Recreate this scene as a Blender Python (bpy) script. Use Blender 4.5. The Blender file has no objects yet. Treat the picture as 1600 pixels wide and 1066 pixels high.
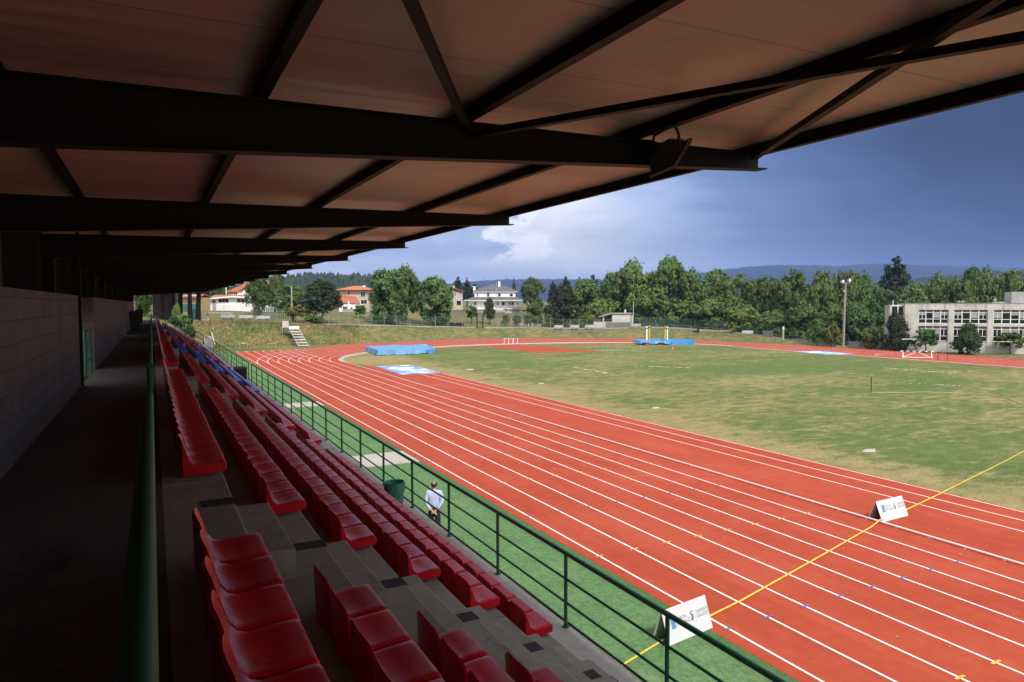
import bpy, bmesh, math, random
from mathutils import Vector, Matrix
from math import sin, cos, pi, radians as rad, sqrt, atan2, exp
random.seed(7)
S = bpy.context.scene
COL = S.collection

# ------------------------------------------------------------------ camera
F = 1081.5
R0 = Vector((0.887294577, -0.461199902, -0.001727601))
U0 = Vector((0.026440066, 0.047127180, 0.998538909))
W0 = Vector((0.460444629, 0.886043836, -0.054009847))
CAM = Vector((0, 0, 7.1746))
FH = Vector((W0.x, W0.y, 0)).normalized()
YAW = atan2(W0.x, W0.y)
cam = bpy.data.cameras.new('camera')
cam.sensor_width = 36
cam.lens = 36 * F / 1600
cam.clip_end = 30000
co = bpy.data.objects.new('camera', cam)
COL.objects.link(co)
co.matrix_world = Matrix(((R0.x, U0.x, -W0.x, CAM.x), (R0.y, U0.y, -W0.y, CAM.y), (R0.z, U0.z, -W0.z, CAM.z), (0, 0, 0, 1)))
S.camera = co

def ray(x, y):
    return R0 * ((x - 800) / F) + U0 * ((533 - y) / F) + W0
def at(x, y, d):                    # world point seen at photo pixel (x, y), d metres ahead
    r = ray(x, y)
    return CAM + r * (d / r.dot(FH))
def atz(x, y, z):
    r = ray(x, y)
    return CAM + r * ((z - CAM.z) / r.z)

# ------------------------------------------------------------------ terrain height
def lerp_table(t, x):
    if x <= t[0][0]: return t[0][1]
    for (a, b), (c, d) in zip(t, t[1:]):
        if x <= c: return b + (d - b) * (x - a) / (c - a)
    return t[-1][1]
CREST = [(-2, 5.4), (1, 5.0), (4, 4.1), (9.5, 3.6), (14.9, 2.75), (22, 2.05), (33, 1.55), (38, 1.75), (43, 1.05), (47.5, .35), (50, -.5), (53, -1.15), (90, -1.2), (180, -1)]
FAR = [(-2, 6.0), (2, 5.4), (9.5, 4.9), (15, 5.1), (22, 5.5), (30, 5.4), (36, 4.0), (43, 3), (50, .6), (55, -1.1), (90, -1.2), (180, -1)]
def sst(t):
    t = max(0, min(1, t)); return t * t * (3 - 2 * t)
def rectd(x, y, x0, x1, y0, y1):
    dx = max(x0 - x, 0, x - x1); dy = max(y0 - y, 0, y - y1)
    return sqrt(dx * dx + dy * dy)
def outside(x, y):
    a, b = 44.0, 43.0
    dx, dy = x - 53.3, y - 85.5
    e = sqrt((dx / a) ** 2 + (dy / b) ** 2)
    s = (e - 1) * sqrt(dx * dx + dy * dy) / max(e, 1e-6) if e > 1 else 0
    return min(s, rectd(x, y, 5.44, 97.5, -90, 86), rectd(x, y, 8.5, 27, 80, 122.5))
def hsh(x, y):
    return sin(x * .21 + 1.3) * cos(y * .17 + .4) * .5 + sin(x * .53 + y * .39) * .3
def gz(x, y):
    s = outside(x, y)
    if s <= 0: return -0.01
    az = math.degrees(atan2(x, y))
    c, f = lerp_table(CREST, az), lerp_table(FAR, az)
    w = 7.5
    z = c * sst(s / w) + (f - c) * sst((s - w) / 46)
    if s > 60: z += (s - 60) * .004
    return z - .01 + hsh(x, y) * .16 * sst(s / 6) * (1 if s < 80 else 80 / s)

# ------------------------------------------------------------------ node helpers
class NT:
    def __init__(self, tree): self.t = tree; self.n = tree.nodes; self.l = tree.links
    def node(self, typ, _attrs=None, **kw):
        n = self.n.new(typ)
        for k, v in (_attrs or {}).items(): setattr(n, k, v)
        for k, v in kw.items(): self.set(n, k, v)
        return n
    def sock(self, n, k):
        if k.startswith('i') and k[1:].isdigit(): return n.inputs[int(k[1:])]
        return n.inputs[k.replace('_', ' ')]
    def set(self, n, k, v):
        s = self.sock(n, k)
        if isinstance(v, bpy.types.NodeSocket): self.l.new(v, s)
        elif isinstance(v, bpy.types.Node): self.l.new(v.outputs[0], s)
        else:
            if isinstance(v, (tuple, list)) and len(v) == 3 and s.type == 'RGBA': v = (*v, 1)
            s.default_value = v
    def math(self, op, a, b=0.0, c=None, clamp=False):
        n = self.node('ShaderNodeMath', {'operation': op, 'use_clamp': clamp}, i0=a, i1=b)
        if c is not None: self.set(n, 'i2', c)
        return n.outputs[0]
    def mix(self, fac, a, b):
        n = self.node('ShaderNodeMix', {'data_type': 'RGBA'})
        self.set(n, 'i0', fac); self.set(n, 'i6', a); self.set(n, 'i7', b)
        return n.outputs[2]
    def ramp(self, fac, stops, interp='LINEAR'):
        n = self.node('ShaderNodeValToRGB'); n.color_ramp.interpolation = interp
        e = n.color_ramp.elements
        while len(e) > 1: e.remove(e[-1])
        e[0].position = stops[0][0]; e[0].color = (*stops[0][1], 1)
        for p, c in stops[1:]:
            q = e.new(p); q.color = (*c, 1)
        self.set(n, 'Fac', fac)
        return n.outputs[0]
    def rng(self, v, a, b, c=0., d=1., smooth=False):
        n = self.node('ShaderNodeMapRange', {'clamp': True, 'interpolation_type': 'SMOOTHSTEP' if smooth else 'LINEAR'})
        for k, q in zip(range(5), (v, a, b, c, d)): self.set(n, 'i%d' % k, q)
        return n.outputs[0]
    def noise(self, vec, scale, detail=4., rough=.55, dist=0.):
        return self.node('ShaderNodeTexNoise', None, Vector=vec, Scale=scale, Detail=detail, Roughness=rough, Distortion=dist).outputs[0]
    def mapping(self, vec, scale=(1, 1, 1), rot=(0, 0, 0), loc=(0, 0, 0)):
        return self.node('ShaderNodeMapping', None, Vector=vec, Scale=scale, Rotation=rot, Location=loc).outputs[0]

MATS = {}
def mat(name, col, rough=.7, metal=0., spec=.5, noise=None, bump=None, build=None, objvar=0., coat=0.):
    m = bpy.data.materials.new(name); m.use_nodes = True
    t = NT(m.node_tree)
    b = t.n['Principled BSDF']
    b.inputs['Roughness'].default_value = rough
    b.inputs['Metallic'].default_value = metal
    b.inputs['Specular IOR Level'].default_value = spec
    if coat: b.inputs['Coat Weight'].default_value = coat
    geo = t.node('ShaderNodeNewGeometry').outputs['Position']
    obj = t.node('ShaderNodeTexCoord').outputs['Object']
    c = (*col, 1)
    src = None
    if noise:                       # (scale, amount[, stretch])
        st = noise[2] if len(noise) > 2 else (1, 1, 1)
        v = t.mapping(geo, st)
        n1 = t.noise(v, noise[0], 6, .6)
        n2 = t.noise(v, noise[0] * 7.3, 3, .6)
        f = t.math('ADD', t.math('MULTIPLY', n1, .7), t.math('MULTIPLY', n2, .3))
        f = t.rng(f, .32, .68)
        lo = tuple(x * (1 - noise[1]) for x in col); hi = tuple(min(1, x * (1 + noise[1])) for x in col)
        src = t.mix(f, (*lo, 1), (*hi, 1))
    if objvar:
        r = t.node('ShaderNodeObjectInfo').outputs['Random']
        k = t.rng(r, 0, 1, 1 - objvar, 1 + objvar)
        hv = t.node('ShaderNodeHueSaturation', None, Value=k, Color=src if src else c)
        src = hv.outputs[0]
    if src: t.set(b, 'Base_Color', src)
    else: b.inputs['Base Color'].default_value = c
    if bump:
        st = bump[2] if len(bump) > 2 else (1, 1, 1)
        h = t.noise(t.mapping(geo, st), bump[0], 3, .6)
        bn = t.node('ShaderNodeBump', None, Strength=bump[1], Distance=.02, Height=h)
        t.set(b, 'Normal', bn.outputs[0])
    if build: build(t, b, geo, obj)
    MATS[name] = m
    return m

# ------------------------------------------------------------------ mesh builder
class MB:
    def __init__(self): self.v = []; self.f = []; self.m = []
    def add(self, vs, fs, m=0):
        b = len(self.v)
        self.v += [tuple(p) for p in vs]
        self.f += [tuple(b + i for i in f) for f in fs]
        self.m += [m] * len(fs)
        return self
    def box(self, x0, x1, y0, y1, z0, z1, m=0):
        return self.add([(x0, y0, z0), (x1, y0, z0), (x1, y1, z0), (x0, y1, z0), (x0, y0, z1), (x1, y0, z1), (x1, y1, z1), (x0, y1, z1)],
                        [(3, 2, 1, 0), (4, 5, 6, 7), (0, 1, 5, 4), (1, 2, 6, 5), (2, 3, 7, 6), (3, 0, 4, 7)], m)
    def quad(self, a, b, c, d, m=0): return self.add([a, b, c, d], [(0, 1, 2, 3)], m)
    def poly(self, pts, m=0): return self.add(pts, [tuple(range(len(pts)))], m)
    def beam(self, p0, p1, w, h, m=0, up=(0, 0, 1)):        # rectangular bar
        p0, p1 = Vector(p0), Vector(p1); d = (p1 - p0).normalized()
        s = d.cross(Vector(up))
        s = s.normalized() if s.length > 1e-5 else Vector((1, 0, 0))
        u = s.cross(d).normalized()
        vs = [p + s * a * w / 2 + u * b * h / 2 for p in (p0, p1) for a, b in ((-1, -1), (1, -1), (1, 1), (-1, 1))]
        return self.add(vs, [(0, 1, 2, 3), (7, 6, 5, 4), (0, 4, 5, 1), (1, 5, 6, 2), (2, 6, 7, 3), (3, 7, 4, 0)], m)
    def tube(self, pts, r, n=8, m=0, caps=True):
        pts = [Vector(p) for p in pts]
        if not isinstance(r, (list, tuple)): r = [r] * len(pts)
        vs = []; prev = None
        for i, p in enumerate(pts):
            d = (pts[min(i + 1, len(pts) - 1)] - pts[max(i - 1, 0)]).normalized()
            if prev is None:
                a = Vector((0, 0, 1)) if abs(d.z) < .9 else Vector((1, 0, 0))
                s = d.cross(a).normalized()
            else:
                s = (prev - d * prev.dot(d)).normalized()
            prev = s; u = d.cross(s)
            vs += [p + (s * cos(2 * pi * k / n) + u * sin(2 * pi * k / n)) * r[i] for k in range(n)]
        fs = []
        for i in range(len(pts) - 1):
            for k in range(n):
                a, b = i * n + k, i * n + (k + 1) % n
                fs.append((a, b, b + n, a + n))
        if caps:
            fs.append(tuple(range(n))[::-1]); fs.append(tuple((len(pts) - 1) * n + k for k in range(n)))
        return self.add(vs, fs, m)
    def lathe(self, prof, c=(0, 0, 0), n=20, m=0, caps=False):
        vs = [(c[0] + r * cos(2 * pi * k / n), c[1] + r * sin(2 * pi * k / n), c[2] + z) for r, z in prof for k in range(n)]
        fs = [(i * n + k, i * n + (k + 1) % n, (i + 1) * n + (k + 1) % n, (i + 1) * n + k) for i in range(len(prof) - 1) for k in range(n)]
        if caps: fs += [tuple(range(n))[::-1], tuple((len(prof) - 1) * n + k for k in range(n))]
        return self.add(vs, fs, m)
    def prism(self, prof, y0, y1, m=0):     # profile in x,z extruded along y
        n = len(prof)
        vs = [(x, y0, z) for x, z in prof] + [(x, y1, z) for x, z in prof]
        fs = [tuple(range(n)), tuple(range(2 * n - 1, n - 1, -1))] + [(i, i + n, (i + 1) % n + n, (i + 1) % n) for i in range(n)]
        return self.add(vs, fs, m)
    def sphere(self, c, r, n=10, k=7, m=0):
        if not isinstance(r, (list, tuple)): r = (r, r, r)
        vs = [(c[0], c[1], c[2] + r[2])]; fs = []
        for i in range(1, k):
            t = pi * i / k
            vs += [(c[0] + r[0] * sin(t) * cos(2 * pi * j / n), c[1] + r[1] * sin(t) * sin(2 * pi * j / n), c[2] + r[2] * cos(t)) for j in range(n)]
        vs.append((c[0], c[1], c[2] - r[2]))
        for j in range(n):
            fs.append((0, 1 + j, 1 + (j + 1) % n))
            for i in range(k - 2):
                a = 1 + i * n
                fs.append((a + j, a + n + j, a + n + (j + 1) % n, a + (j + 1) % n))
            a = 1 + (k - 2) * n
            fs.append((len(vs) - 1, a + (j + 1) % n, a + j))
        return self.add(vs, fs, m)
    def mesh(self, name, mats):
        me = bpy.data.meshes.new(name)
        me.from_pydata(self.v, [], self.f)
        for m in (mats if isinstance(mats, (list, tuple)) else [mats]): me.materials.append(m)
        if any(self.m): me.polygons.foreach_set('material_index', self.m)
        me.update()
        return me
    def build(self, name, mats, parent=None, smooth=None, fix=True):
        me = self.mesh(name, mats)
        if fix:
            bm = bmesh.new(); bm.from_mesh(me); bmesh.ops.recalc_face_normals(bm, faces=bm.faces); bm.to_mesh(me); bm.free()
        if smooth is not None:
            me.polygons.foreach_set('use_smooth', [True] * len(me.polygons))
            me.set_sharp_from_angle(angle=rad(smooth))
        return link(name, me, parent)

def link(name, data, parent=None):
    o = bpy.data.objects.new(name, data)
    COL.objects.link(o)
    if parent: o.parent = parent
    return o
def tag(o, label=None, cat=None, group=None, kind=None):
    if label: o['label'] = label
    if cat: o['category'] = cat
    if group: o['group'] = group
    if kind: o['kind'] = kind
    return o
def thing(name, label, cat, loc=(0, 0, 0), rz=0., group=None):
    o = bpy.data.objects.new(name, None); COL.objects.link(o)
    o.empty_display_size = .2
    o.location = loc; o.rotation_euler = (0, 0, rz)
    return tag(o, label, cat, group)
def copy_tree(o, parent=None):
    c = o.copy(); COL.objects.link(c)
    if parent: c.parent = parent
    for ch in o.children: copy_tree(ch, c)
    return c
ORD = 'first second third fourth fifth sixth seventh eighth ninth tenth eleventh twelfth thirteenth fourteenth fifteenth sixteenth seventeenth eighteenth nineteenth twentieth twenty-first twenty-second twenty-third twenty-fourth'.split()

# ------------------------------------------------------------------ materials
def b_track(t, b, geo, obj):
    n = t.noise(geo, .25, 5, .6); n2 = t.noise(geo, 2.2, 5, .65); n3 = t.noise(geo, 55, 2, .7)
    st = t.noise(t.mapping(geo, (2.4, .05, 1)), 1.0, 5, .65)
    f = t.math('ADD', t.math('ADD', t.math('MULTIPLY', n, .36), t.math('MULTIPLY', n2, .24)), t.math('ADD', t.math('MULTIPLY', n3, .12), t.math('MULTIPLY', st, .28)))
    c = t.ramp(f, [(.36, (.31, .043, .017)), (.5, (.38, .060, .026)), (.64, (.44, .088, .044))])
    pale = t.rng(t.noise(geo, .9, 7, .72), .62, .76)                     # dusty patches
    c = t.mix(t.math('MULTIPLY', pale, .28), c, (.52, .19, .13, 1))
    scuff = t.rng(t.noise(t.mapping(geo, (5.5, .35, 1), (0, 0, .05)), 1.0, 6, .75), .66, .74)      # dark rubber scuffs along the lanes
    c = t.mix(t.math('MULTIPLY', scuff, .28), c, (.20, .028, .016, 1))
    yy = t.node('ShaderNodeSeparateXYZ', None, Vector=geo).outputs[1]
    seam = t.rng(t.math('PINGPONG', t.math('ADD', yy, 3.), 9.4), 0., .02, 1., 0.)                  # lay joints
    c = t.mix(t.math('MULTIPLY', seam, .35), c, (.25, .035, .02, 1))
    t.set(b, 'Base_Color', c)
    bn = t.node('ShaderNodeBump', None, Strength=.12, Distance=.006, Height=n3)
    t.set(b, 'Normal', bn.outputs[0])
M_track = mat('track_rubber', (.36, .05, .03), .85, spec=.25, build=b_track)

def grass_mat(name, tan, green, dark, scale, bias, bare=None, stretch=(1, 1, 1), edge=False):
    def bb(t, b, geo, obj):
        v = t.mapping(geo, stretch)
        n1 = t.noise(v, scale, 6, .62, .6); n2 = t.noise(v, scale * 5.5, 5, .65); n3 = t.noise(geo, 9, 3, .7); n4 = t.noise(geo, 38, 2, .7)
        f = t.math('ADD', t.math('ADD', t.math('MULTIPLY', n1, .55), t.math('MULTIPLY', n2, .3)), t.math('MULTIPLY', n3, .15))
        mid = t.noise(t.mapping(geo, (.7, 1.3, 1)), 1.1, 6, .72)
        f = t.math('ADD', f, t.math('MULTIPLY', t.math('SUBTRACT', mid, .5), .6))
        if edge:                     # trampled, dried margin along the runways
            x = t.node('ShaderNodeSeparateXYZ', None, Vector=geo).outputs[0]
            f = t.math('ADD', f, t.math('MULTIPLY', t.rng(x, 26.3, 31.5, 1., 0.), .24))
        f = t.rng(f, bias - .11, bias + .11, smooth=True)
        c = t.mix(f, (*green, 1), (*tan, 1))
        g2 = t.rng(t.noise(v, scale * 2.3, 4, .6, 1.), .5, .68)
        c = t.mix(t.math('MULTIPLY', g2, .55), c, (*dark, 1))
        if bare:
            bb_ = t.rng(t.noise(v, scale * 3.1, 6, .7), .62, .72)
            c = t.mix(t.math('MULTIPLY', bb_, .8), c, (*bare, 1))
        k = t.math('MULTIPLY', t.rng(t.math('ADD', t.math('MULTIPLY', n4, .5), t.math('MULTIPLY', n3, .5)), .32, .68, .5, 1.5), t.rng(mid, .3, .7, .78, 1.22))
        hv = t.node('ShaderNodeHueSaturation', None, Value=k, Color=c)
        t.set(b, 'Base_Color', hv.outputs[0])
        bn = t.node('ShaderNodeBump', None, Strength=.6, Distance=.05, Height=t.math('ADD', n4, n3))
        t.set(b, 'Normal', bn.outputs[0])
    return mat(name, green, .95, spec=.1, build=bb)
M_infield = grass_mat('infield_grass', (.29, .235, .105), (.118, .158, .052), (.090, .130, .040), .05, .545, (.40, .34, .22), (.75, 1.3, 1), edge=True)
M_terrain = grass_mat('dry_bank_grass', (.225, .170, .080), (.085, .130, .038), (.12, .12, .045), .13, .49, (.24, .14, .07))
M_verge = grass_mat('verge_grass', (.25, .20, .09), (.10, .13, .04), (.09, .11, .04), .2, .44)
def b_turf(t, b, geo, obj):
    n = t.noise(geo, .8, 6, .68); n2 = t.noise(geo, 7, 4, .7); n3 = t.noise(geo, 26, 3, .75); n4 = t.noise(geo, 95, 2, .8)
    f = t.math('ADD', t.math('ADD', t.math('MULTIPLY', n, .18), t.math('MULTIPLY', n2, .34)), t.math('ADD', t.math('MULTIPLY', n3, .3), t.math('MULTIPLY', n4, .25)))
    c = t.ramp(f, [(.38, (.035, .092, .030)), (.5, (.086, .180, .068)), (.62, (.175, .29, .125))])
    pale = t.rng(t.noise(geo, .55, 6, .72), .58, .72)
    c = t.mix(t.math('MULTIPLY', pale, .45), c, (.27, .33, .18, 1))
    x = t.node('ShaderNodeSeparateXYZ', None, Vector=geo).outputs[0]
    e = t.rng(t.math('ADD', x, t.math('MULTIPLY', n3, .45)), 10.25, 10.75)          # rougher, unbrushed pile beside the track
    c = t.mix(t.math('MULTIPLY', e, .55), c, (.040, .105, .028, 1))
    t.set(b, 'Base_Color', c)
    bn = t.node('ShaderNodeBump', None, Strength=.5, Distance=.02, Height=t.math('ADD', n3, n4))
    t.set(b, 'Normal', bn.outputs[0])
M_turf = mat('artificial_turf', (.05, .12, .04), .9, spec=.2, build=b_turf)
def b_paint(t, b, geo, obj):
    n = t.noise(geo, 5, 5, .7)
    t.set(b, 'Base_Color', t.ramp(t.math('ADD', t.math('MULTIPLY', n, .6), t.math('MULTIPLY', t.noise(geo, 40, 3, .7), .4)), [(.33, (.55, .30, .24)), (.43, (.74, .68, .64)), (.52, (.84, .82, .80)), (.8, (.88, .87, .86))]))
M_white = mat('white_line_paint', (.85, .84, .83), .7, spec=.2, build=b_paint)
def b_faded(t, b, geo, obj):
    n = t.noise(geo, 3.5, 5, .7)
    t.set(b, 'Base_Color', t.ramp(n, [(.4, (.42, .11, .07)), (.62, (.68, .42, .36))]))
M_faded = mat('worn_pink_paint', (.6, .3, .25), .8, build=b_faded)
M_yel = mat('yellow_paint', (.62, .40, .05), .7, noise=(8, .25))
M_blu = mat('blue_paint', (.16, .13, .32), .7, noise=(8, .3))
def b_conc(lo, mid, hi, stain):
    def bb(t, b, geo, obj):
        n = t.noise(geo, .7, 7, .65); n3 = t.noise(geo, 45, 3, .7); n2 = t.noise(geo, 3.3, 5, .65, 1.5)
        f = t.math('ADD', t.math('MULTIPLY', n, .45), t.math('ADD', t.math('MULTIPLY', n2, .3), t.math('MULTIPLY', n3, .25)))
        c = t.ramp(f, [(.34, lo), (.5, mid), (.66, hi)])
        s = t.rng(t.noise(geo, 1.4, 6, .72, .6), .58, .72)
        c = t.mix(t.math('MULTIPLY', s, .7), c, (*stain, 1))
        t.set(b, 'Base_Color', c)
        bn = t.node('ShaderNodeBump', None, Strength=.35, Distance=.008, Height=n3)
        t.set(b, 'Normal', bn.outputs[0])
    return bb
M_conc = mat('worn_concrete', (.2, .19, .17), .88, spec=.3, build=b_conc((.20, .178, .145), (.315, .285, .235), (.43, .39, .33), (.12, .10, .08)))
M_kerbc = mat('front_floor_concrete', (.3, .29, .27), .9, spec=.3, build=b_conc((.36, .34, .30), (.56, .53, .48), (.70, .67, .62), (.27, .23, .18)))
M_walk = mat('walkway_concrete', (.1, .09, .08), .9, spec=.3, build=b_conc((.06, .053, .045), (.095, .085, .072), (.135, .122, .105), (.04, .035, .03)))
M_pave = mat('pale_paving', (.42, .39, .35), .9, build=b_conc((.33, .30, .27), (.44, .40, .36), (.52, .49, .45), (.30, .25, .2)))
M_rubber = mat('dark_rubber', (.025, .025, .03), .8, noise=(9, .3))
M_black = mat('black_rubber', (.012, .012, .012), .7)
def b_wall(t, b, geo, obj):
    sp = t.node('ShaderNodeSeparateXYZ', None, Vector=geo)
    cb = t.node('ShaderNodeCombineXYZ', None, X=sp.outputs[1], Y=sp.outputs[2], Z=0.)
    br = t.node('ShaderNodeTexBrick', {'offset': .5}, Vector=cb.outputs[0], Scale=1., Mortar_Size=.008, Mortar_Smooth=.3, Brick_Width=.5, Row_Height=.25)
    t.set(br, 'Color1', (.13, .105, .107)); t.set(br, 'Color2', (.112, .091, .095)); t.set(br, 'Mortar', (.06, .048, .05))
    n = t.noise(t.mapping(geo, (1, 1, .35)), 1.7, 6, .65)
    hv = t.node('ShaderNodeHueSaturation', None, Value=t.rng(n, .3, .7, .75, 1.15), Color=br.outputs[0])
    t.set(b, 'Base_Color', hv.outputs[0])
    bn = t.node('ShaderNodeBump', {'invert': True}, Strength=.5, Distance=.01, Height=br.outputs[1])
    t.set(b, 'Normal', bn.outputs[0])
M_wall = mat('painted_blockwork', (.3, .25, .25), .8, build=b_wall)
def b_seat(col):
    def bb(t, b, geo, obj):
        r = t.node('ShaderNodeObjectInfo').outputs['Random']
        n = t.noise(geo, 6, 5, .65)
        fade = t.rng(t.math('ADD', t.math('MULTIPLY', n, .7), t.math('MULTIPLY', r, .3)), .3, .75)
        c = t.mix(fade, (*[x * .8 for x in col], 1), (min(1, col[0] * 1.18 + .01), col[1] * 1.3 + .003, col[2] * 1.3 + .004, 1))
        worn = t.rng(t.noise(geo, 21, 5, .75), .66, .74)                 # pale scuffs and dust
        c = t.mix(t.math('MULTIPLY', worn, .22), c, (.55, .42, .40, 1))
        t.set(b, 'Base_Color', c)
        t.set(b, 'Roughness', t.rng(t.noise(geo, 14, 4, .6), .3, .7, .24, .44))
    return bb
M_seat = mat('red_seat_plastic', (.56, .006, .012), .35, spec=.2, build=b_seat((.56, .006, .012)))
M_seatb = mat('blue_seat_plastic', (.025, .10, .50), .35, spec=.2, build=b_seat((.025, .10, .50)))
M_rail = mat('dark_green_paint', (.010, .115, .055), .4, noise=(3, .25))
M_railo = mat('old_green_paint', (.006, .105, .048), .5, spec=.16, noise=(5, .35))
M_steel = mat('dark_roof_steel', (.0075, .0052, .0045), .65, spec=.3, noise=(2, .3))
M_gal = mat('galvanised_steel', (.35, .36, .37), .5, metal=.6, noise=(4, .2))
def b_panel(t, b, geo, obj):
    sp = t.node('ShaderNodeSeparateXYZ', None, Vector=geo)
    lines = t.node('ShaderNodeTexWave', {'wave_type': 'BANDS', 'bands_direction': 'Y'}, Vector=geo, Scale=6.0, Distortion=0.)
    strk = t.noise(t.mapping(geo, (.35, 9, 1)), 1., 4, .6)
    band = t.noise(t.mapping(geo, (.12, 1.0, 1)), 1., 3, .5)
    c = t.ramp(t.math('ADD', t.math('MULTIPLY', strk, .5), t.math('MULTIPLY', band, .5)), [(.35, (.38, .25, .235)), (.5, (.50, .345, .325)), (.65, (.60, .42, .395))])  # pink bounce from the track and reflected streaks are put into the panel colour
    seam = t.math('PINGPONG', sp.outputs[1], .5)
    sm = t.rng(seam, 0., .010, .3, 1.)
    hv = t.node('ShaderNodeHueSaturation', None, Value=sm, Color=c)
    t.set(b, 'Base_Color', hv.outputs[0])
    t.set(b, 'Roughness', t.rng(strk, .3, .7, .30, .5))
    h = t.math('ADD', t.math('MULTIPLY', lines.outputs[1], .25), t.math('MULTIPLY', strk, 1.))
    bn = t.node('ShaderNodeBump', None, Strength=.25, Distance=.012, Height=h)
    t.set(b, 'Normal', bn.outputs[0])
M_panel = mat('roof_sandwich_panel', (.42, .36, .32), .4, build=b_panel)
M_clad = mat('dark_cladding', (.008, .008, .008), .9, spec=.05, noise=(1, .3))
M_bin = mat('green_bin_plastic', (.018, .22, .14), .45, noise=(4, .3))
M_bag = mat('green_bin_liner', (.018, .20, .13), .3)
M_signw = mat('white_sign_board', (.56, .57, .59), .5, spec=.3, noise=(2.5, .05))
M_signin = mat('grey_sign_back', (.30, .30, .32), .6)
M_logo = mat('blue_emblem', (.05, .22, .42), .5)
M_ltxt = mat('grey_lettering', (.19, .22, .25), .6)
M_ldark = mat('dark_blue_mark', (.02, .035, .09), .6)
M_hose = mat('yellow_hose', (.62, .45, .07), .5, noise=(6, .2))
M_hose2 = mat('pale_hose', (.42, .36, .16), .6)
M_tarp = mat('blue_tarpaulin', (.13, .30, .52), .5, noise=(.9, .3), bump=(2.5, .8))
M_mat = mat('blue_vinyl', (.06, .26, .60), .42, noise=(.9, .3), bump=(2.5, .6))
M_matr = mat('red_vinyl', (.5, .04, .05), .5)
def b_cover(t, b, geo, obj):
    n = t.noise(geo, .55, 6, .68, .5)
    sp = t.node('ShaderNodeSeparateXYZ', None, Vector=obj)
    ex = t.math('ABSOLUTE', sp.outputs[0]); ey = t.math('ABSOLUTE', sp.outputs[1])
    mid = t.rng(t.math('MAXIMUM', t.math('MULTIPLY', ex, 1.8), ey), .30, .72, .12, 0.)
    f = t.rng(t.math('ADD', n, mid), .55, .60)
    t.set(b, 'Base_Color', t.mix(f, (.17, .30, .60, 1), (.68, .68, .66, 1)))
M_cover = mat('blue_and_white_pit_cover', (.17, .3, .6), .6, build=b_cover)
M_bark = mat('bark', (.06, .045, .033), .95, noise=(3, .4, (1, 1, .2)), bump=(12, 1., (1, 1, .15)))
M_barkd = mat('pine_bark', (.014, .011, .011), .95, spec=.1, noise=(3, .4, (1, 1, .2)), bump=(9, 1., (1, 1, .15)))
def leaf_mat(name, col, var=.45):
    def bb(t, b, geo, obj):
        r = t.node('ShaderNodeObjectInfo').outputs['Random']
        n = t.noise(geo, .9, 3, .6); n2 = t.noise(geo, 5, 2, .6)
        f = t.math('ADD', t.math('MULTIPLY', n, .6), t.math('MULTIPLY', n2, .4))
        k = t.math('MULTIPLY', t.rng(f, .3, .7, 1 - var, 1 + var), t.rng(r, 0, 1, .74, 1.22))
        hue = t.rng(t.math('FRACT', t.math('MULTIPLY', r, 7.3)), 0, 1, .472, .517)
        hv = t.node('ShaderNodeHueSaturation', None, Hue=hue, Saturation=1.0, Value=k, Color=(*col, 1))
        t.set(b, 'Base_Color', hv.outputs[0])
        tr = t.node('ShaderNodeBsdfTranslucent', None, Color=hv.outputs[0])
        mx = t.node('ShaderNodeMixShader', None, i0=.28, i1=b.outputs[0], i2=tr.outputs[0])
        t.l.new(mx.outputs[0], t.n['Material Output'].inputs[0])
    return mat(name, col, .6, spec=.25, build=bb)
M_leaf = leaf_mat('broadleaf_leaves', (.108, .178, .050))
M_leafb = leaf_mat('bright_leaves', (.155, .235, .058))
M_leafd = leaf_mat('dark_oak_leaves', (.048, .066, .028))
M_leafy = leaf_mat('yellow_green_leaves', (.150, .165, .045))
M_leafe = leaf_mat('deep_green_leaves', (.060, .105, .030))
M_pine = leaf_mat('pine_needles', (.038, .062, .032))
M_hedge = leaf_mat('bright_hedge_leaves', (.14, .26, .035))
M_plasw = mat('white_render', (.84, .83, .81), .85, noise=(.8, .08))
M_plasb = mat('bright_white_render', (.82, .82, .82), .85, noise=(.8, .06))
M_plasc = mat('cream_stone', (.47, .40, .31), .9, noise=(1.5, .2))
M_plasy = mat('orange_render', (.52, .33, .16), .9, noise=(1, .1))
def b_tile(c1, c2):
    def bb(t, b, geo, obj):
        w = t.node('ShaderNodeTexWave', {'bands_direction': 'X'}, Vector=obj, Scale=1.6, Distortion=.6)
        n = t.noise(geo, 1.3, 5, .65)
        f = t.math('ADD', t.math('MULTIPLY', w.outputs[1], .35), t.math('MULTIPLY', n, .65))
        t.set(b, 'Base_Color', t.mix(t.rng(f, .3, .75), (*c1, 1), (*c2, 1)))
    return bb
M_tile = mat('orange_roof_tile', (.5, .17, .07), .85, build=b_tile((.34, .11, .05), (.56, .21, .10)))
M_tiler = mat('red_roof_tile', (.4, .12, .07), .85, build=b_tile((.30, .085, .05), (.44, .15, .09)))
M_slate = mat('slate_roof', (.10, .105, .12), .7, build=b_tile((.085, .088, .10), (.13, .135, .15)))
M_glass = mat('dark_window_glass', (.012, .014, .018), .08, spec=.7)
M_frame = mat('white_window_frame', (.72, .72, .72), .6)
M_brownp = mat('brown_shutter_panel', (.20, .12, .085), .7, noise=(2, .15))
M_blind = mat('grey_blind', (.32, .36, .36), .6)
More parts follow.
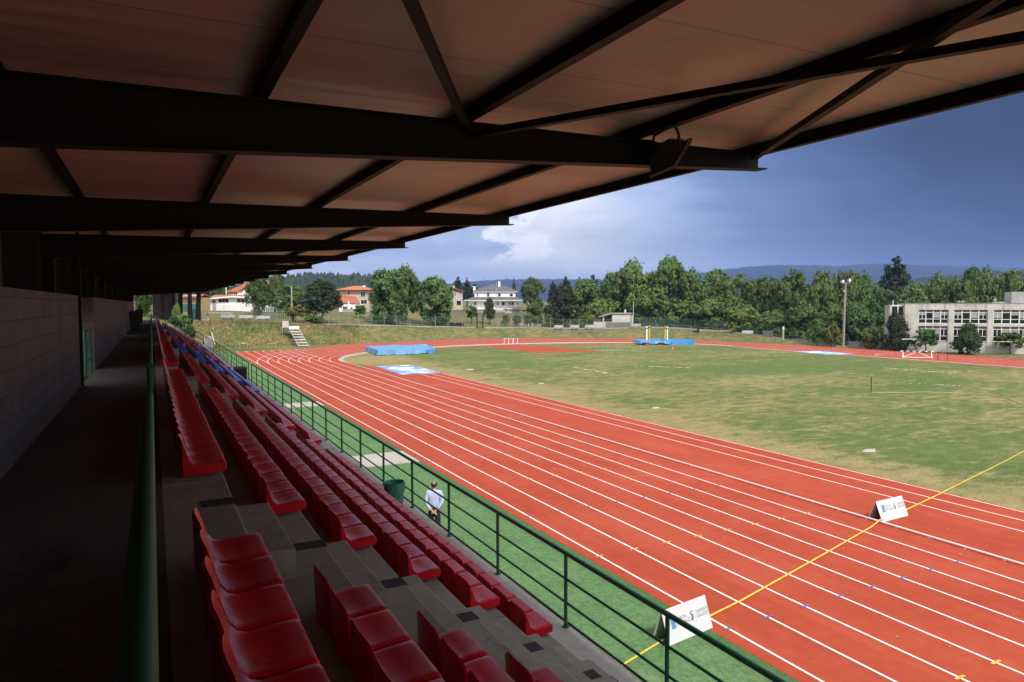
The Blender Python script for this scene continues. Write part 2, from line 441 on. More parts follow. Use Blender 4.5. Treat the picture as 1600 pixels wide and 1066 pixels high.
def b_school(t, b, geo, obj):
    n = t.noise(geo, .5, 6, .65); n3 = t.noise(geo, 8, 4, .7)
    c = t.ramp(t.math('ADD', t.math('MULTIPLY', n, .6), t.math('MULTIPLY', n3, .4)), [(.35, (.34, .32, .28)), (.5, (.53, .505, .46)), (.65, (.62, .60, .555))])
    st = t.noise(t.mapping(geo, (1, 1, .16)), 1.6, 6, .7)
    z = t.node('ShaderNodeSeparateXYZ', None, Vector=obj).outputs[2]
    top = t.rng(z, 6.0, 8.2)
    s = t.rng(t.math('ADD', st, t.math('MULTIPLY', top, .16)), .58, .72)          # rain streaks below the parapet
    t.set(b, 'Base_Color', t.mix(t.math('MULTIPLY', s, .75), c, (.07, .062, .055, 1)))
M_school = mat('stained_school_concrete', (.3, .28, .25), .9, build=b_school)
M_hutw = mat('pale_hut_render', (.55, .53, .50), .9, noise=(1.2, .15))
M_gconc = mat('grey_concrete', (.34, .33, .32), .9, noise=(1.5, .25))
M_gwall = mat('weathered_fence_concrete', (.17, .165, .155), .9, noise=(1.2, .3, (1, 1, .3)))
M_fpost = mat('fence_post_green', (.05, .12, .085), .6)
M_fpostg = mat('grey_fence_post', (.28, .29, .28), .7)
def b_mesh(alpha, col):
    def bb(t, b, geo, obj):
        t.set(b, 'Base_Color', (*col, 1))
        tr = t.node('ShaderNodeBsdfTransparent')
        mx = t.node('ShaderNodeMixShader', None, i0=alpha, i1=tr.outputs[0], i2=b.outputs[0])
        t.l.new(mx.outputs[0], t.n['Material Output'].inputs[0])
    return bb
M_wire = mat('chain_link_wire', (.10, .14, .12), .6, build=b_mesh(.14, (.09, .13, .11)))
M_wireg = mat('green_chain_link_wire', (.04, .12, .085), .6, build=b_mesh(.30, (.03, .10, .075)))
M_gpanel = mat('green_sheet', (.03, .13, .10), .6, noise=(2, .2))
M_teal = mat('teal_sheet', (.06, .22, .24), .6, noise=(2, .2))
M_yellow = mat('yellow_post_paint', (.60, .38, .03), .5)
M_whitep = mat('white_enamel', (.80, .80, .80), .4)
M_blackp = mat('black_enamel', (.02, .02, .02), .5)
M_orange = mat('orange_plastic', (.7, .16, .05), .5)
M_redp = mat('red_paint', (.45, .05, .03), .6)
M_wood = mat('pale_timber', (.35, .26, .15), .8, noise=(3, .3))
M_skin = mat('skin', (.48, .27, .19), .55)
M_shirt = mat('pale_blue_shirt', (.42, .48, .68), .85, noise=(14, .08), bump=(16, .5))
M_trous = mat('dark_navy_trousers', (.012, .014, .028), .85)
M_hair = mat('dark_hair', (.03, .02, .015), .7)
M_shoe = mat('black_shoe', (.01, .01, .01), .4)
M_lampglass = mat('floodlight_glass', (.75, .78, .8), .1)
M_hill = mat('distant_woods', (.020, .030, .030), .95, spec=.1, noise=(.012, .85), bump=None)
M_hillf = mat('near_forest', (.028, .045, .022), .95, spec=.1, noise=(.09, .6))
M_debris = mat('bleached_stone', (.40, .38, .33), .9, noise=(3, .2))
M_path = mat('pale_dirt', (.36, .30, .21), .95, noise=(.6, .2))

# ------------------------------------------------------------------ ground and track
def axis(lo, hi, step, far):
    a = []
    v = lo
    while v <= hi + 1e-6: a.append(v); v += step
    s, l, r = step, [], []
    p = lo
    while p > -far: s *= 1.45; p -= s; l.append(p)
    s, p = step, hi
    while p < far: s *= 1.45; p += s; r.append(p)
    return l[::-1] + a + r
xs, ys = axis(-46, 170, 1.6, 6200), axis(-40, 262, 1.6, 6200)
g = MB()
g.v = [(x, y, gz(x, y)) for y in ys for x in xs]
nx = len(xs)
g.f = [(j * nx + i, j * nx + i + 1, (j + 1) * nx + i + 1, (j + 1) * nx + i) for j in range(len(ys) - 1) for i in range(nx - 1)]
g.m = [0] * len(g.f)
tag(g.build('ground', M_terrain, smooth=60, fix=False), kind='structure')

CX, CY = 53.3, 85.5
XI, LW = 20.85, 1.22                       # inner kerb of the near straight, lane width
XF = 2 * CX - XI                           # inner kerb of the far straight
BI, BO = 23.0, 41.6
def bend(off, a):                          # off = metres outside the inner kerb; a from pi (near straight) to 0
    ax = CX - XI + off
    by = BI + (BO - BI) * off / 9.76
    return CX + ax * cos(a), CY + by * sin(a)
def band(o0, o1, z, m, mb, y0=-70., n=72, straight=True, yf=-40.):
    pts0, pts1 = [], []
    if straight: pts0.append((XI - o0, y0)); pts1.append((XI - o1, y0))
    for k in range(n + 1):
        a = pi - pi * k / n
        pts0.append(bend(o0, a)); pts1.append(bend(o1, a))
    if straight: pts0.append((XF + o0, yf)); pts1.append((XF + o1, yf))
    for i in range(len(pts0) - 1):
        mb.quad((*pts0[i], z), (*pts1[i], z), (*pts1[i + 1], z), (*pts0[i + 1], z), m)
# infield sheet
mb = MB()
pts = [(25.8, -70)] + [(25.8, 60)] + [bend(.15, pi - pi * k / 60) for k in range(61)] + [(XF - .1, -40), (XF - .1, -70)]
mb.poly([(x, y, 0.004) for x, y in pts])
tag(mb.build('infield', M_infield), kind='structure')
mb = MB()
band(-.02, 10.15, .010, 0, mb)
mb.quad((XF + 10.1, -40, .0085), (XF + 12.2, -40, .0085), (XF + 12.2, 82, .0085), (XF + 10.1, 82, .0085))
mb.quad((10.7, 85, .012), (20.8, 85, .012), (21.0, 111.6, .012), (10.7, 111.6, .012))      # sprint chute
mb.quad((20.83, -70, .011), (26.45, -70, .011), (26.45, 66.5, .011), (20.83, 66.5, .011))     # jump runways
mb.quad((20.83, 66.5, .011), (22.6, 66.5, .011), (22.2, 78, .011), (20.9, 78, .011))
mb.poly([(q.x, q.y, .009) for q in (atz(738, 538.3, 0), atz(792, 538.2, 0), atz(945, 549.6, 0), (atz(838, 551.5, 0)))])         # high jump fan
mb.quad((27, 101.5, .008), (27, 103.2, .008), (76, 100.6, .008), (76, 99.4, .008))
mb.quad((XF - 1.2, -40, .008), (XF - 1.9, -40, .008), (XF - 1.9, 80, .008), (XF - 1.2, 80, .008))
tag(mb.build('running_track', M_track), kind='structure')
# markings
mb = MB()
Z = .017
for k in range(1, 9):
    o = k * LW
    band(o - .025, o + .035, Z, 0, mb)
band(.03, .10, Z, 0, mb, straight=False)
for k in range(0, 9):
    x = XI - k * LW
    if k: mb.quad((x - .03, 85.5, Z + .002), (x + .03, 85.5, Z + .002), (x + .03 , 111.2, Z + .002), (x - .03, 111.2, Z + .002))
    mb.quad((x - .05, 111.0, Z + .004), (x + .55, 111.0, Z + .004), (x + .55, 111.25, Z + .004), (x - .05, 111.25, Z + .004))
for x in (24.05, 25.25, 26.3):
    mb.quad((x - .03, -70, Z), (x + .03, -70, Z), (x + .03, 66.3, Z), (x - .03, 66.3, Z))
for y in (57.4, 47.2, 78.2):
    mb.quad((XI - 9.76, y - .03, Z + .004), (XI - .1, y - .35, Z + .004), (XI - .1, y - .27, Z + .004), (XI - 9.76, y + .05, Z + .004), 1)
for y, m in [(7.478 + 8.5 * k, 2) for k in range(-1, 8)] + [(11.01 + 9.14 * k, 3) for k in range(-1, 4)]:
    for k in range(0, 9):
        x = XI - k * LW
        if k == 0: a, b = .02, .20
        elif k == 8: a, b = -.12, .12
        else: a, b = -.15, .15
        w = .032
        mb.quad((x + a, y - w, Z + .006), (x + b, y - w, Z + .006), (x + b, y + w, Z + .006), (x + a, y + w, Z + .006), m)
for (x, y, r, a0, a1) in ((92, 80, 4.5, 3.5, 4.9), (91, 57, 5, 1.4, 2.2)):
    for k in range(8):
        a, b = a0 + (a1 - a0) * k / 8, a0 + (a1 - a0) * (k + 1) / 8
        mb.quad((x + r * cos(a), y + r * sin(a), Z + .003), (x + r * cos(b), y + r * sin(b), Z + .003), (x + (r + .12) * cos(b), y + (r + .12) * sin(b), Z + .003), (x + (r + .12) * cos(a), y + (r + .12) * sin(a), Z + .003))
tag(mb.build('track_markings', [M_white, M_faded, M_yel, M_blu]), kind='structure')
# worn white field marks
mb = MB()
rnd = random.Random(3)
def dash(x0, y0, x1, y1, n, w):
    for k in range(n):
        if rnd.random() < .35: continue
        t0, t1 = k / n, (k + rnd.uniform(.5, .95)) / n
        jx, jy = rnd.uniform(-.06, .06), rnd.uniform(-.1, .1)
        a = Vector((x0 + (x1 - x0) * t0 + jx, y0 + (y1 - y0) * t0 + jy, .009)); b = Vector((x0 + (x1 - x0) * t1 + jx, y0 + (y1 - y0) * t1 + jy, .009))
        d = (b - a).normalized(); s = Vector((-d.y, d.x, 0)) * w * rnd.uniform(.4, 1)
        mb.quad(a - s, a + s, b + s, b - s)
p, q = atz(1378, 575, 0), atz(1497, 584, 0); dash(p.x, p.y, q.x, q.y, 40, .16)
p, q = atz(895, 574, 0), atz(965, 586, 0); dash(p.x, p.y, q.x, q.y, 30, .16)
p, q = atz(985, 572, 0), atz(1080, 575, 0); dash(p.x, p.y, q.x, q.y, 24, .2)
p, q = atz(1400, 598, 0), atz(1500, 603, 0); dash(p.x, p.y, q.x, q.y, 24, .12)
p, q = atz(935, 547, 0), atz(990, 548, 0); dash(p.x, p.y, q.x, q.y, 14, .25)
tag(mb.build('field_marking', M_white), kind='structure')
# raised inner kerb
mb = MB()
kp = [(XI, -70 + 2 * k) for k in range(78)] + [bend(0, pi - pi * k / 80) for k in range(81)]
mb.tube([(x, y, .075) for x, y in kp], .028, 6)
for k in range(0, 100):
    y = -20 + k * 1.05
    if y < CY: mb.box(XI - .02, XI + .02, y - .03, y + .03, .01, .06)
tag(mb.build('track_kerb', M_whitep, smooth=50), kind='structure')
mb = MB(); band(-.45, -.06, .013, 0, mb, straight=False)
mb.quad((XF - .75, -40, .013), (XF - .1, -40, .013), (XF - .1, CY, .013), (XF - .75, CY, .013))
tag(mb.build('inner_kerb_strip', M_pave), kind='structure')
# turf strip and pavings
mb = MB(); mb.quad((5.0, -70, .006), (10.72, -70, .006), (10.72, 113, .006), (5.0, 113, .006))
tag(mb.build('turf_strip', M_turf), kind='structure')
mb = MB()
for y0, y1 in ((29.6, 32.0), (49.3, 51.3)):
    mb.box(5.2, 8.6, y0, y1, -.02, .030); mb.box(8.62, 10.62, y0 - .04, y1 + .04, -.02, .034); mb.box(8.63, 10.6, y0 + .7, y0 + .72, .0, .035)
tag(mb.build('paved_path', M_pave), kind='structure')
mb = MB()
pp = [at(x, y, d) for x, y, d in ((322, 492, 160), (345, 489.5, 170), (366, 491, 160), (362, 494, 150), (335, 496, 146), (322, 496, 150))]
cx_, cy_ = sum(p.x for p in pp) / 6, sum(p.y for p in pp) / 6
N = 14
for i in range(N):
    for j in range(N):
        u0, u1, v0, v1 = i / N, (i + 1) / N, j / N, (j + 1) / N
        def PT(u, v):
            x = pp[0].x * (1 - u) * (1 - v) + pp[2].x * u * (1 - v) + pp[5].x * (1 - u) * v + pp[3].x * u * v
            y = pp[0].y * (1 - u) * (1 - v) + pp[2].y * u * (1 - v) + pp[5].y * (1 - u) * v + pp[3].y * u * v
            return (x, y, gz(x, y) + .06)
        mb.quad(PT(u0, v0), PT(u1, v0), PT(u1, v1), PT(u0, v1))
tag(mb.build('dirt_path', M_path), kind='structure')

# ------------------------------------------------------------------ grandstand terrace
ZW = 5.515                                  # walkway level
RISE, RUN, XF1 = .49, .742, .58
def ztier(i): return ZW - RISE * (i - 1)
def xfront(i): return XF1 + RUN * (i - 1)
YA, YB = -26.0, 86.0
BLK = [(4.85 - 11 * .475 - .0, 4.85)] + [(7.2 + 13.2 * k, 7.2 + 13.2 * k + 23 * .475) for k in range(6)]
AIS = [(BLK[k][1], BLK[k + 1][0]) for k in range(6)]
terr = thing('grandstand_terrace', 'stepped concrete terrace of the covered grandstand carrying the rows of seats', 'terrace', (2, 10, 2.57))
terr.location = (0, 0, 0)
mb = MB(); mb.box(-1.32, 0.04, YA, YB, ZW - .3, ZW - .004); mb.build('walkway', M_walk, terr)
def bev(x0, x1, z0, z1, b=.018):            # tier profile with a worn front arris
    return [(x0, z0), (x1, z0), (x1, z1 - b), (x1 - b * .3, z1 - b * .3), (x1 - b, z1), (x0, z1)]
for i in range(1, 7):
    mb = MB()
    x0 = .04 if i == 1 else xfront(i - 1) - .02
    y = YA; rr = random.Random(i)
    while y < YB - .1:                      # precast lengths with narrow joints
        y1 = min(YB, y + 3.3)
        dz = rr.uniform(-.004, .004)
        mb.prism(bev(x0, xfront(i), ztier(i) - RISE - .35, ztier(i) + dz), y + .006, y1 - .006)
        y = y1
    mb.build('tier', M_conc, terr)
Z7 = ztier(7)
mb = MB()
mb.prism(bev(xfront(6) - .02, 5.205, Z7 - .32, Z7, .03), YA, YB); mb.build('front_floor', M_kerbc, terr)
mb = MB(); mb.box(4.85, 5.17, YA, YB, -.1, Z7 - .32); mb.build('front_wall', M_kerbc, terr)
mb = MB()
rr = random.Random(5)
mb.tube([(5.20 + rr.uniform(-.008, .008), YA + k * 1.5, Z7 + .012) for k in range(int((YB - YA) / 1.5) + 1)], .017, 6); mb.build('edge_cable', M_black, terr)
for a, (y0, y1) in enumerate(AIS):
    m = (y0 + y1) / 2
    for i in range(1, 7):
        mb = MB()
        mb.prism(bev(xfront(i) + .002, xfront(i) + .37, ztier(i) - RISE - .1, ztier(i) - RISE / 2), y0 + .65, y1 - .30)
        mb.build('aisle_step', M_conc, terr)
        if a < 3:
            mb = MB(); mb.box(xfront(i) - .26, xfront(i) + .003, m + .10, m + .28, ztier(i) - .02, ztier(i) + .006)
            mb.build('rubber_strip', M_rubber, terr)
    if a < 2:
        mb = MB(); mb.box(4.66, 4.92, m + .6, m + .8, Z7 - .02, Z7 + .006); mb.build('rubber_strip', M_rubber, terr)

# ------------------------------------------------------------------ seats
def seat_mesh(name, m):
    mb = MB()
    W = .227
    ts = [-1, -.93, -.75, -.45, 0, .45, .75, .93, 1]
    ring = []
    for t in ts:
        y = t * W
        c = 1 - t * t
        bx = -.335 - .035 * c                 # back is dished
        top = .385 - .022 * t * t - .05 * t ** 8
        dish = .012 * c
        e = .010 if abs(t) == 1 else 0
        prof = [(.015, .042), (.028 - e, .06), (.030 - e, .105), (.018 - e, .128 - e), (-.01, .136 - e), (-.12, .130 - dish - e), (-.22, .122 - dish - e), (bx + .075, .135 - dish * .5 - e), (bx + .035, .175), (bx + .012, .25), (bx - .003, top - .018), (bx - .012, top - e * .4), (bx - .026, top - .012),
                (bx - .022, .25), (bx - .020, .12), (bx - .015, .02), (-.2, .02)]
        ring.append([(x, y, z) for x, z in prof])
    n = len(ring[0])
    vs = [p for r in ring for p in r]
    fs = [(i * n + k, i * n + (k + 1) % n, (i + 1) * n + (k + 1) % n, (i + 1) * n + k) for i in range(len(ts) - 1) for k in range(n)]
    fs += [tuple(range(n)), tuple(range(len(vs) - 1, len(vs) - n - 1, -1))]
    mb.add(vs, fs)
    me = mb.mesh(name, m)
    bm = bmesh.new(); bm.from_mesh(me); bmesh.ops.recalc_face_normals(bm, faces=bm.faces); bm.to_mesh(me); bm.free()
    me.polygons.foreach_set('use_smooth', [True] * len(me.polygons)); me.set_sharp_from_angle(angle=rad(38))
    return me
SEAT_R, SEAT_B = seat_mesh('stadium_chair', M_seat), seat_mesh('stadium_chair', M_seatb)
ROWN = ['back row beside the walkway', 'second row from the walkway', 'third row from the walkway', 'third row from the railing', 'second row from the railing', 'front row beside the railing']
rs = random.Random(11)
def put_seat(i, y, label, group, me=None):
    o = link('stadium_chair', me or SEAT_R)
    o.location = (xfront(i) + .0 + rs.uniform(-.006, .006), y, ztier(i))
    o.rotation_euler = (0, 0, rs.uniform(-.012, .012))
    return tag(o, label, 'stadium chair', group)
near_n = {1: 6, 2: 5, 3: 4, 4: 2}
for i, n in near_n.items():
    for k in range(n):
        put_seat(i, 4.85 - .2375 - k * .475, 'red plastic seat, %s from the stair, %s, bottom-left block' % (ORD[k], ROWN[i - 1]), 'red seats in the block nearest the camera')
total = sum(near_n.values())
for blk, nm in ((1, 'middle block'), (2, 'farther red block')):
    for i in range(1, 7):
        for k in range(23):
            if total >= 298: break
            if blk == 2 and k > 21: continue
            put_seat(i, BLK[blk][0] + .2375 + k * .475, 'red plastic seat, %s from the near stair, %s, %s' % (ORD[k], ROWN[i - 1], nm), 'red seats in the %s' % nm)
            total += 1
# the far blocks: too many and too small to count
mb = MB()
sm = SEAT_R
sv = [v.co.copy() for v in sm.vertices]; sf = [tuple(p.vertices) for p in sm.polygons]
for blk in range(2, 7):
    for i in range(1, 7):
        for k in range(23):
            if blk == 2 and k <= 21: continue
            y = BLK[blk][0] + .2375 + k * .475
            if y > YB - 1: continue
            if blk == 2: b = 0
            elif blk == 3: b = 1 if (i >= 2 and (k < 13 or i == 6 or (k + i) % 9 < 4)) else 0
            else: b = 1 if ((k // 5 + i * 2 + blk) % 3 == 0) else 0
            mb.add([(v.x + xfront(i), v.y + y, v.z + ztier(i)) for v in sv], sf, b)
o = mb.build('far_seating', [M_seat, M_seatb], smooth=38, fix=False)
tag(o, 'far mass of red and blue seats beyond the third stair of the stand', 'seating', kind='stuff')

# ------------------------------------------------------------------ back wall
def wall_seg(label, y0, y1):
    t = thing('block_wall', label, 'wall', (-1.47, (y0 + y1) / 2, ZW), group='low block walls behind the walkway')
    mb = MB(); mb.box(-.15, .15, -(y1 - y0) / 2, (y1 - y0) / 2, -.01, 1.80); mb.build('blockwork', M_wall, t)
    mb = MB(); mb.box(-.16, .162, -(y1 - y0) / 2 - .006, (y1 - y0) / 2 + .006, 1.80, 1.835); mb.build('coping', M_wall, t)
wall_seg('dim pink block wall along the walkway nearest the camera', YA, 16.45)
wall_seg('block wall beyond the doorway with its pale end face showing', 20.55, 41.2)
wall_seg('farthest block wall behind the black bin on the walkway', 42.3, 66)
# door-gate leaf in the opening
t = thing('metal_gate', 'green tubular gate standing open in the gap of the block wall', 'gate', (-1.36, 19.2, ZW))
mb = MB()
mb.tube([(0, -.9, .05), (0, -.9, 1.05), (0, .55, 1.05), (0, .55, .0)], .028, 8); mb.build('frame', M_rail, t, smooth=50)
for z in (.35, .7):
    mb = MB(); mb.tube([(0, -.9, z), (0, .55, z)], .02, 8); mb.build('bar', M_rail, t, smooth=50)
# tall corner post by the opening
M_door = mat('black_green_paint', (.004, .018, .016), .6, spec=.2)
t = thing('door_frame', 'dark green steel door frame at the edge of the block wall', 'door frame', (-1.30, 16.56, ZW))
mb = MB(); mb.box(-.03, .03, -.03, .03, 0, 3.2); mb.build('jamb', M_door, t)
mb = MB(); mb.box(-.05, .05, -.04, .04, 3.2, 3.26); mb.build('cap', M_door, t)

# ------------------------------------------------------------------ walkway railing (just below the camera)
def walk_rail(label, y0, y1):
    t = thing('walkway_railing', label, 'railing', (-.035, y0, ZW), group='railings between walkway and seats')
    L = y1 - y0
    mb = MB(); mb.tube([(0, 0, 1.09), (0, L, 1.09)], .030, 14); mb.build('top_rail', M_railo, t, smooth=50)
    for z in (.4, .75):
        mb = MB(); mb.tube([(0, 0, z), (0, L, z)], .018, 8); mb.build('middle_rail', M_railo, t, smooth=50)
    n = max(2, int(L / 2.2) + 1)
    for k in range(n):
        y = L * k / (n - 1)
        mb = MB(); mb.tube([(0, y, 0), (0, y, 1.075)], .024, 10); mb.build('post', M_railo, t, smooth=50)
walk_rail('green walkway railing rising from the bottom edge of the photo', -7.5, 4.82)
for k, nm in enumerate(('beside the middle block of seats', 'beside the farther red block of seats', 'beside the blue and red far seats')):
    walk_rail('thin dark walkway railing ' + nm, BLK[k + 1][0], BLK[k + 1][1])

# ------------------------------------------------------------------ front railing
XR = 5.11
def front_rail(label, y0, posts, balusters, y1):
    t = thing('guard_railing', label, 'railing', (XR, y0, Z7), group='green railings along the front of the stand')
    for z, r, n in ((1.07, .034, 'top_rail'), (.70, .019, 'middle_rail'), (.36, .019, 'lower_rail')):
        mb = MB(); mb.tube([(0, 0, z), (0, y1 - y0, z)], r, 10); mb.build(n, M_rail, t, smooth=50)
    for y in posts:
        mb = MB(); mb.tube([(0, y - y0, 0), (0, y - y0, 1.05)], .027, 10)
        mb.lathe([(.055, 0), (.055, .012), (.03, .014)], (0, y - y0, 0), 12)
        mb.build('post', M_rail, t, smooth=50)
    for y in balusters:
        mb = MB(); mb.tube([(0, y - y0, .05), (0, y - y0, 1.05)], .013, 6); mb.build('baluster', M_rail, t)
ps = [8.19 - 2.18 * k for k in range(1, 6)][::-1] + [8.19 + 2.18 * k for k in range(0, 17)]
front_rail('green three-bar railing along the front edge beside the artificial turf', ps[0], ps, [], ps[-1])
ps2 = [44.45 + 3.4 * k for k in range(13)]
bl = [44.45 + 1.13 * k for k in range(37) if k % 3]
front_rail('green balustrade at the far end of the stand front', ps2[0], ps2, bl, ps2[-1])
# stepped side railing at the far end
t = thing('side_railing', 'dark railing sloping up the seating steps at the far end of the stand', 'railing', (0, 85.9, 0))
pa, pb = Vector((5.11, 0, Z7)), Vector((.3, 0, ZW))
mb = MB(); mb.tube([pa + Vector((0, 0, 1.07)), pb + Vector((0, 0, 1.0)), (-1.2, 0, ZW + 1.0)], .045, 8); mb.build('top_rail', M_door, t)
mb = MB(); mb.tube([pa + Vector((0, 0, .5)), pb + Vector((0, 0, .45)), (-1.2, 0, ZW + .45)], .03, 8); mb.build('middle_rail', M_door, t)
for k in range(6):
    p = pa.lerp(pb, k / 5)
    mb = MB(); mb.tube([p + Vector((0, 0, -.1)), p + Vector((0, 0, 1.04))], .035, 8); mb.build('post', M_door, t)

# ------------------------------------------------------------------ roof
YR0, YR1 = -23.0, 80.6
XE = 5.4
def ztop(x): return 7.1746 + 1.375 + .018 * x       # underside of the purlins
def zbot(x): return 7.1746 + .985 + .062 * x
roof = thing('grandstand_roof', 'dark steel cantilever roof with pinkish panels over the grandstand', 'roof')
mb = MB()
mb.prism([(-2.2, ztop(-2.2) + .10), (XE + .03, ztop(XE) + .10), (XE + .03, ztop(XE) + .16), (-2.2, ztop(-2.2) + .16)], YR0, YR1)
mb.build('roof_panel', M_panel, roof)
for x in (-.80, .70, 2.22, 3.82):
    mb = MB()
    mb.prism([(x - .035, ztop(x)), (x + .035, ztop(x)), (x + .035, ztop(x) + .012), (x - .022, ztop(x) + .012), (x - .022, ztop(x) + .088), (x + .035, ztop(x) + .088), (x + .035, ztop(x) + .098), (x - .035, ztop(x) + .098)], YR0, YR1)
    mb.build('purlin', M_steel, roof)
mb = MB(); mb.box(XE - .06, XE, YR0, YR1, ztop(XE) - .015, ztop(XE) + .099); mb.box(XE + .001, XE + .035, YR0, YR1, ztop(XE) + .06, ztop(XE) + .172); mb.build('edge_beam', M_steel, roof)
beamY = [5.05 + 5.4 * k for k in range(-5, 15)]
for y in beamY:
    mb = MB()
    X0, X1 = -1.75, XE - .02
    tf = .014
    for h, s in ((0, -1), (1, 1)):
        z0, z1 = (zbot(X0), zbot(X1)) if h == 0 else (ztop(X0) - .002, ztop(X1) - .002)
        w = .065
        xe = X1 + (.06 if h == 0 else -.05)
        z1 = z0 + (z1 - z0) * (xe - X0) / (X1 - X0)
        a = tf if h == 0 else 0; b = 0 if h == 0 else tf
        vs = [(X0, y - w, z0 - b), (xe, y - w, z1 - b), (xe, y + w, z1 - b), (X0, y + w, z0 - b), (X0, y - w, z0 + a), (xe, y - w, z1 + a), (xe, y + w, z1 + a), (X0, y + w, z0 + a)]
        mb.add(vs, [(3, 2, 1, 0), (4, 5, 6, 7), (0, 1, 5, 4), (1, 2, 6, 5), (2, 3, 7, 6), (3, 0, 4, 7)])
    mb.prism([(X0, zbot(X0) + .01), (X1, zbot(X1) + .01), (X1, ztop(X1) - .012), (X0, ztop(X0) - .012)], y - .005, y + .005)
    mb.build('roof_beam', M_steel, roof)
    mb = MB(); mb.box(-1.83, -1.63, y - .08, y + .08, 0, ztop(-1.7) - .02); mb.build('column', M_steel, roof)
def brace(p0, p1, w=.06, dz=0.):
    mb = MB(); mb.beam((p0[0], p0[1], ztop(p0[0]) - .04 + dz), (p1[0], p1[1], ztop(p1[0]) - .04 + dz), w, .05); mb.build('brace', M_steel, roof)
for yb in (5.05, 5.05 + 5.4 * 4, 5.05 + 5.4 * 8, 5.05 + 5.4 * 12):
    brace((2.20, yb - .05), (-.85, yb - 5.35), .055)
    brace((2.25, yb - .05), (5.25, yb - 5.3), .06, -.06)
    brace((5.28, yb - .05), (2.25, yb - 5.3), .06)
# dark sheeting between wall top and roof, leaving one narrow slit
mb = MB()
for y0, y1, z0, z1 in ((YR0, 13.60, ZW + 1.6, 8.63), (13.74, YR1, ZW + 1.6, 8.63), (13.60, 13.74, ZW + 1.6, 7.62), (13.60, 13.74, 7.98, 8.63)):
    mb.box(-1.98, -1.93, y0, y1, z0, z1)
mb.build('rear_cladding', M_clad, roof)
# floodlight under the first beam
def floodlight(loc, label):
    t = thing('floodlight', label, 'floodlight', loc)
    nrm = Vector((.80, -.12, -.58)).normalized(); v = Vector((0, 1, 0)); v = (v - nrm * v.dot(nrm)).normalized(); w_ = nrm.cross(v)
    def P(a, b, c): return nrm * a + v * b + w_ * c
    def slab(m, a0, a1, h0, h1, k0, k1):
        vs = [P(a, x * h, y * k) for a, h, k in ((a0, h0, k0), (a1, h1, k1)) for x, y in ((-1, -1), (1, -1), (1, 1), (-1, 1))]
        m.add(vs, [(3, 2, 1, 0), (4, 5, 6, 7), (0, 1, 5, 4), (1, 2, 6, 5), (2, 3, 7, 6), (3, 0, 4, 7)])
    mb = MB(); slab(mb, -.13, -.02, .09, .16, .07, .13)
    for k in range(5): slab(mb, -.135 + .02 * k, -.128 + .02 * k, .10 + .012 * k, .10 + .012 * k, .085 + .011 * k, .085 + .011 * k)
    mb.build('housing', M_bracket, t)
    mb = MB(); slab(mb, -.018, .012, .19, .19, .155, .155); mb.build('front_frame', M_bracket2, t)
    mb = MB(); slab(mb, .013, .016, .165, .165, .13, .13); mb.build('lens', M_glass, t)
    a, b_ = P(-.05, -.20, 0), P(-.05, .20, 0)
    mb = MB(); mb.tube([a, a + Vector((-.02, 0, .12)), a + Vector((-.03, .04, .21)), b_ + Vector((-.03, -.04, .21)), b_ + Vector((-.02, 0, .12)), b_], .013, 6); mb.build('yoke', M_bracket, t)
    mb = MB(); mb.tube([P(-.12, 0, .0), P(-.2, .05, .05), (-.25, .12, .16)], .008, 5); mb.build('cable', M_black, t)
M_bracket = mat('floodlight_body', (.05, .04, .035), .5, noise=(5, .3))
M_bracket2 = mat('floodlight_rim', (.10, .075, .055), .5, noise=(9, .3))
floodlight((4.06, 4.80, zbot(4.02) + .03), 'dusty floodlight clamped to the nearest roof beam')

# ------------------------------------------------------------------ bins
def wheel_bin(label, loc, h=1.0, rz=0.):
    t = thing('rubbish_bin', label, 'bin', loc, rz, 'black bins on the walkway')
    mb = MB()
    vs = [(x * a, y * b, z) for z, a, b in ((0.05, .22, .24), (h * .92, .28, .33)) for x, y in ((-1, -1), (1, -1), (1, 1), (-1, 1))]
    mb.add(vs, [(3, 2, 1, 0), (4, 5, 6, 7), (0, 1, 5, 4), (1, 2, 6, 5), (2, 3, 7, 6), (3, 0, 4, 7)]); mb.build('bin_body', M_black, t)
    mb = MB(); mb.prism([(-.31, h * .92), (.31, h * .92), (.30, h * .97), (0, h * 1.02), (-.30, h * .97)], -.36, .36); mb.build('lid', M_black, t)
    for s in (-1, 1):
        mb = MB(); mb.tube([(.2 * s - .02, .26, .09), (.2 * s + .02, .26, .09)], .09, 12); mb.build('wheel', M_black, t)
wheel_bin('large black bin standing against the far block wall', (-.95, 47.5, ZW), 1.25)
wheel_bin('smaller black bin farther down the walkway before the bright hedge', (-.95, 66, ZW), 1.25)
t = thing('litter_bin', 'dark green litter bin with a liner bag beside the front railing', 'bin', (4.64, 14.55, Z7))
t.scale = (.86, .86, .90)
mb = MB()
mb.lathe([(.0, .02), (.20, .02), (.205, .05), (.245, .70), (.262, .705), (.262, .74), (.248, .742), (.235, .70), (.20, .12), (0, .11)], (0, 0, 0), 28); mb.build('bin_body', M_bin, t, smooth=45)
mb = MB()
rr = random.Random(4)
n = 36
prof = []
vs, fs = [], []
for j, (r, z) in enumerate(((.269, .56), (.272, .73), (.262, .765), (.24, .755), (.225, .60), (.12, .50))):
    for k in range(n):
        q = rr.uniform(-.012, .012) * (1 if j in (0, 3, 4, 5) else .35)
        vs.append(((r + q) * cos(2 * pi * k / n), (r + q) * sin(2 * pi * k / n), z + rr.uniform(-.02, .02) * (1 if j in (0, 4) else .2)))
for j in range(5):
    for k in range(n): fs.append((j * n + k, j * n + (k + 1) % n, (j + 1) * n + (k + 1) % n, (j + 1) * n + k))
mb.add(vs, fs); mb.build('bin_liner', M_bag, t, smooth=60)
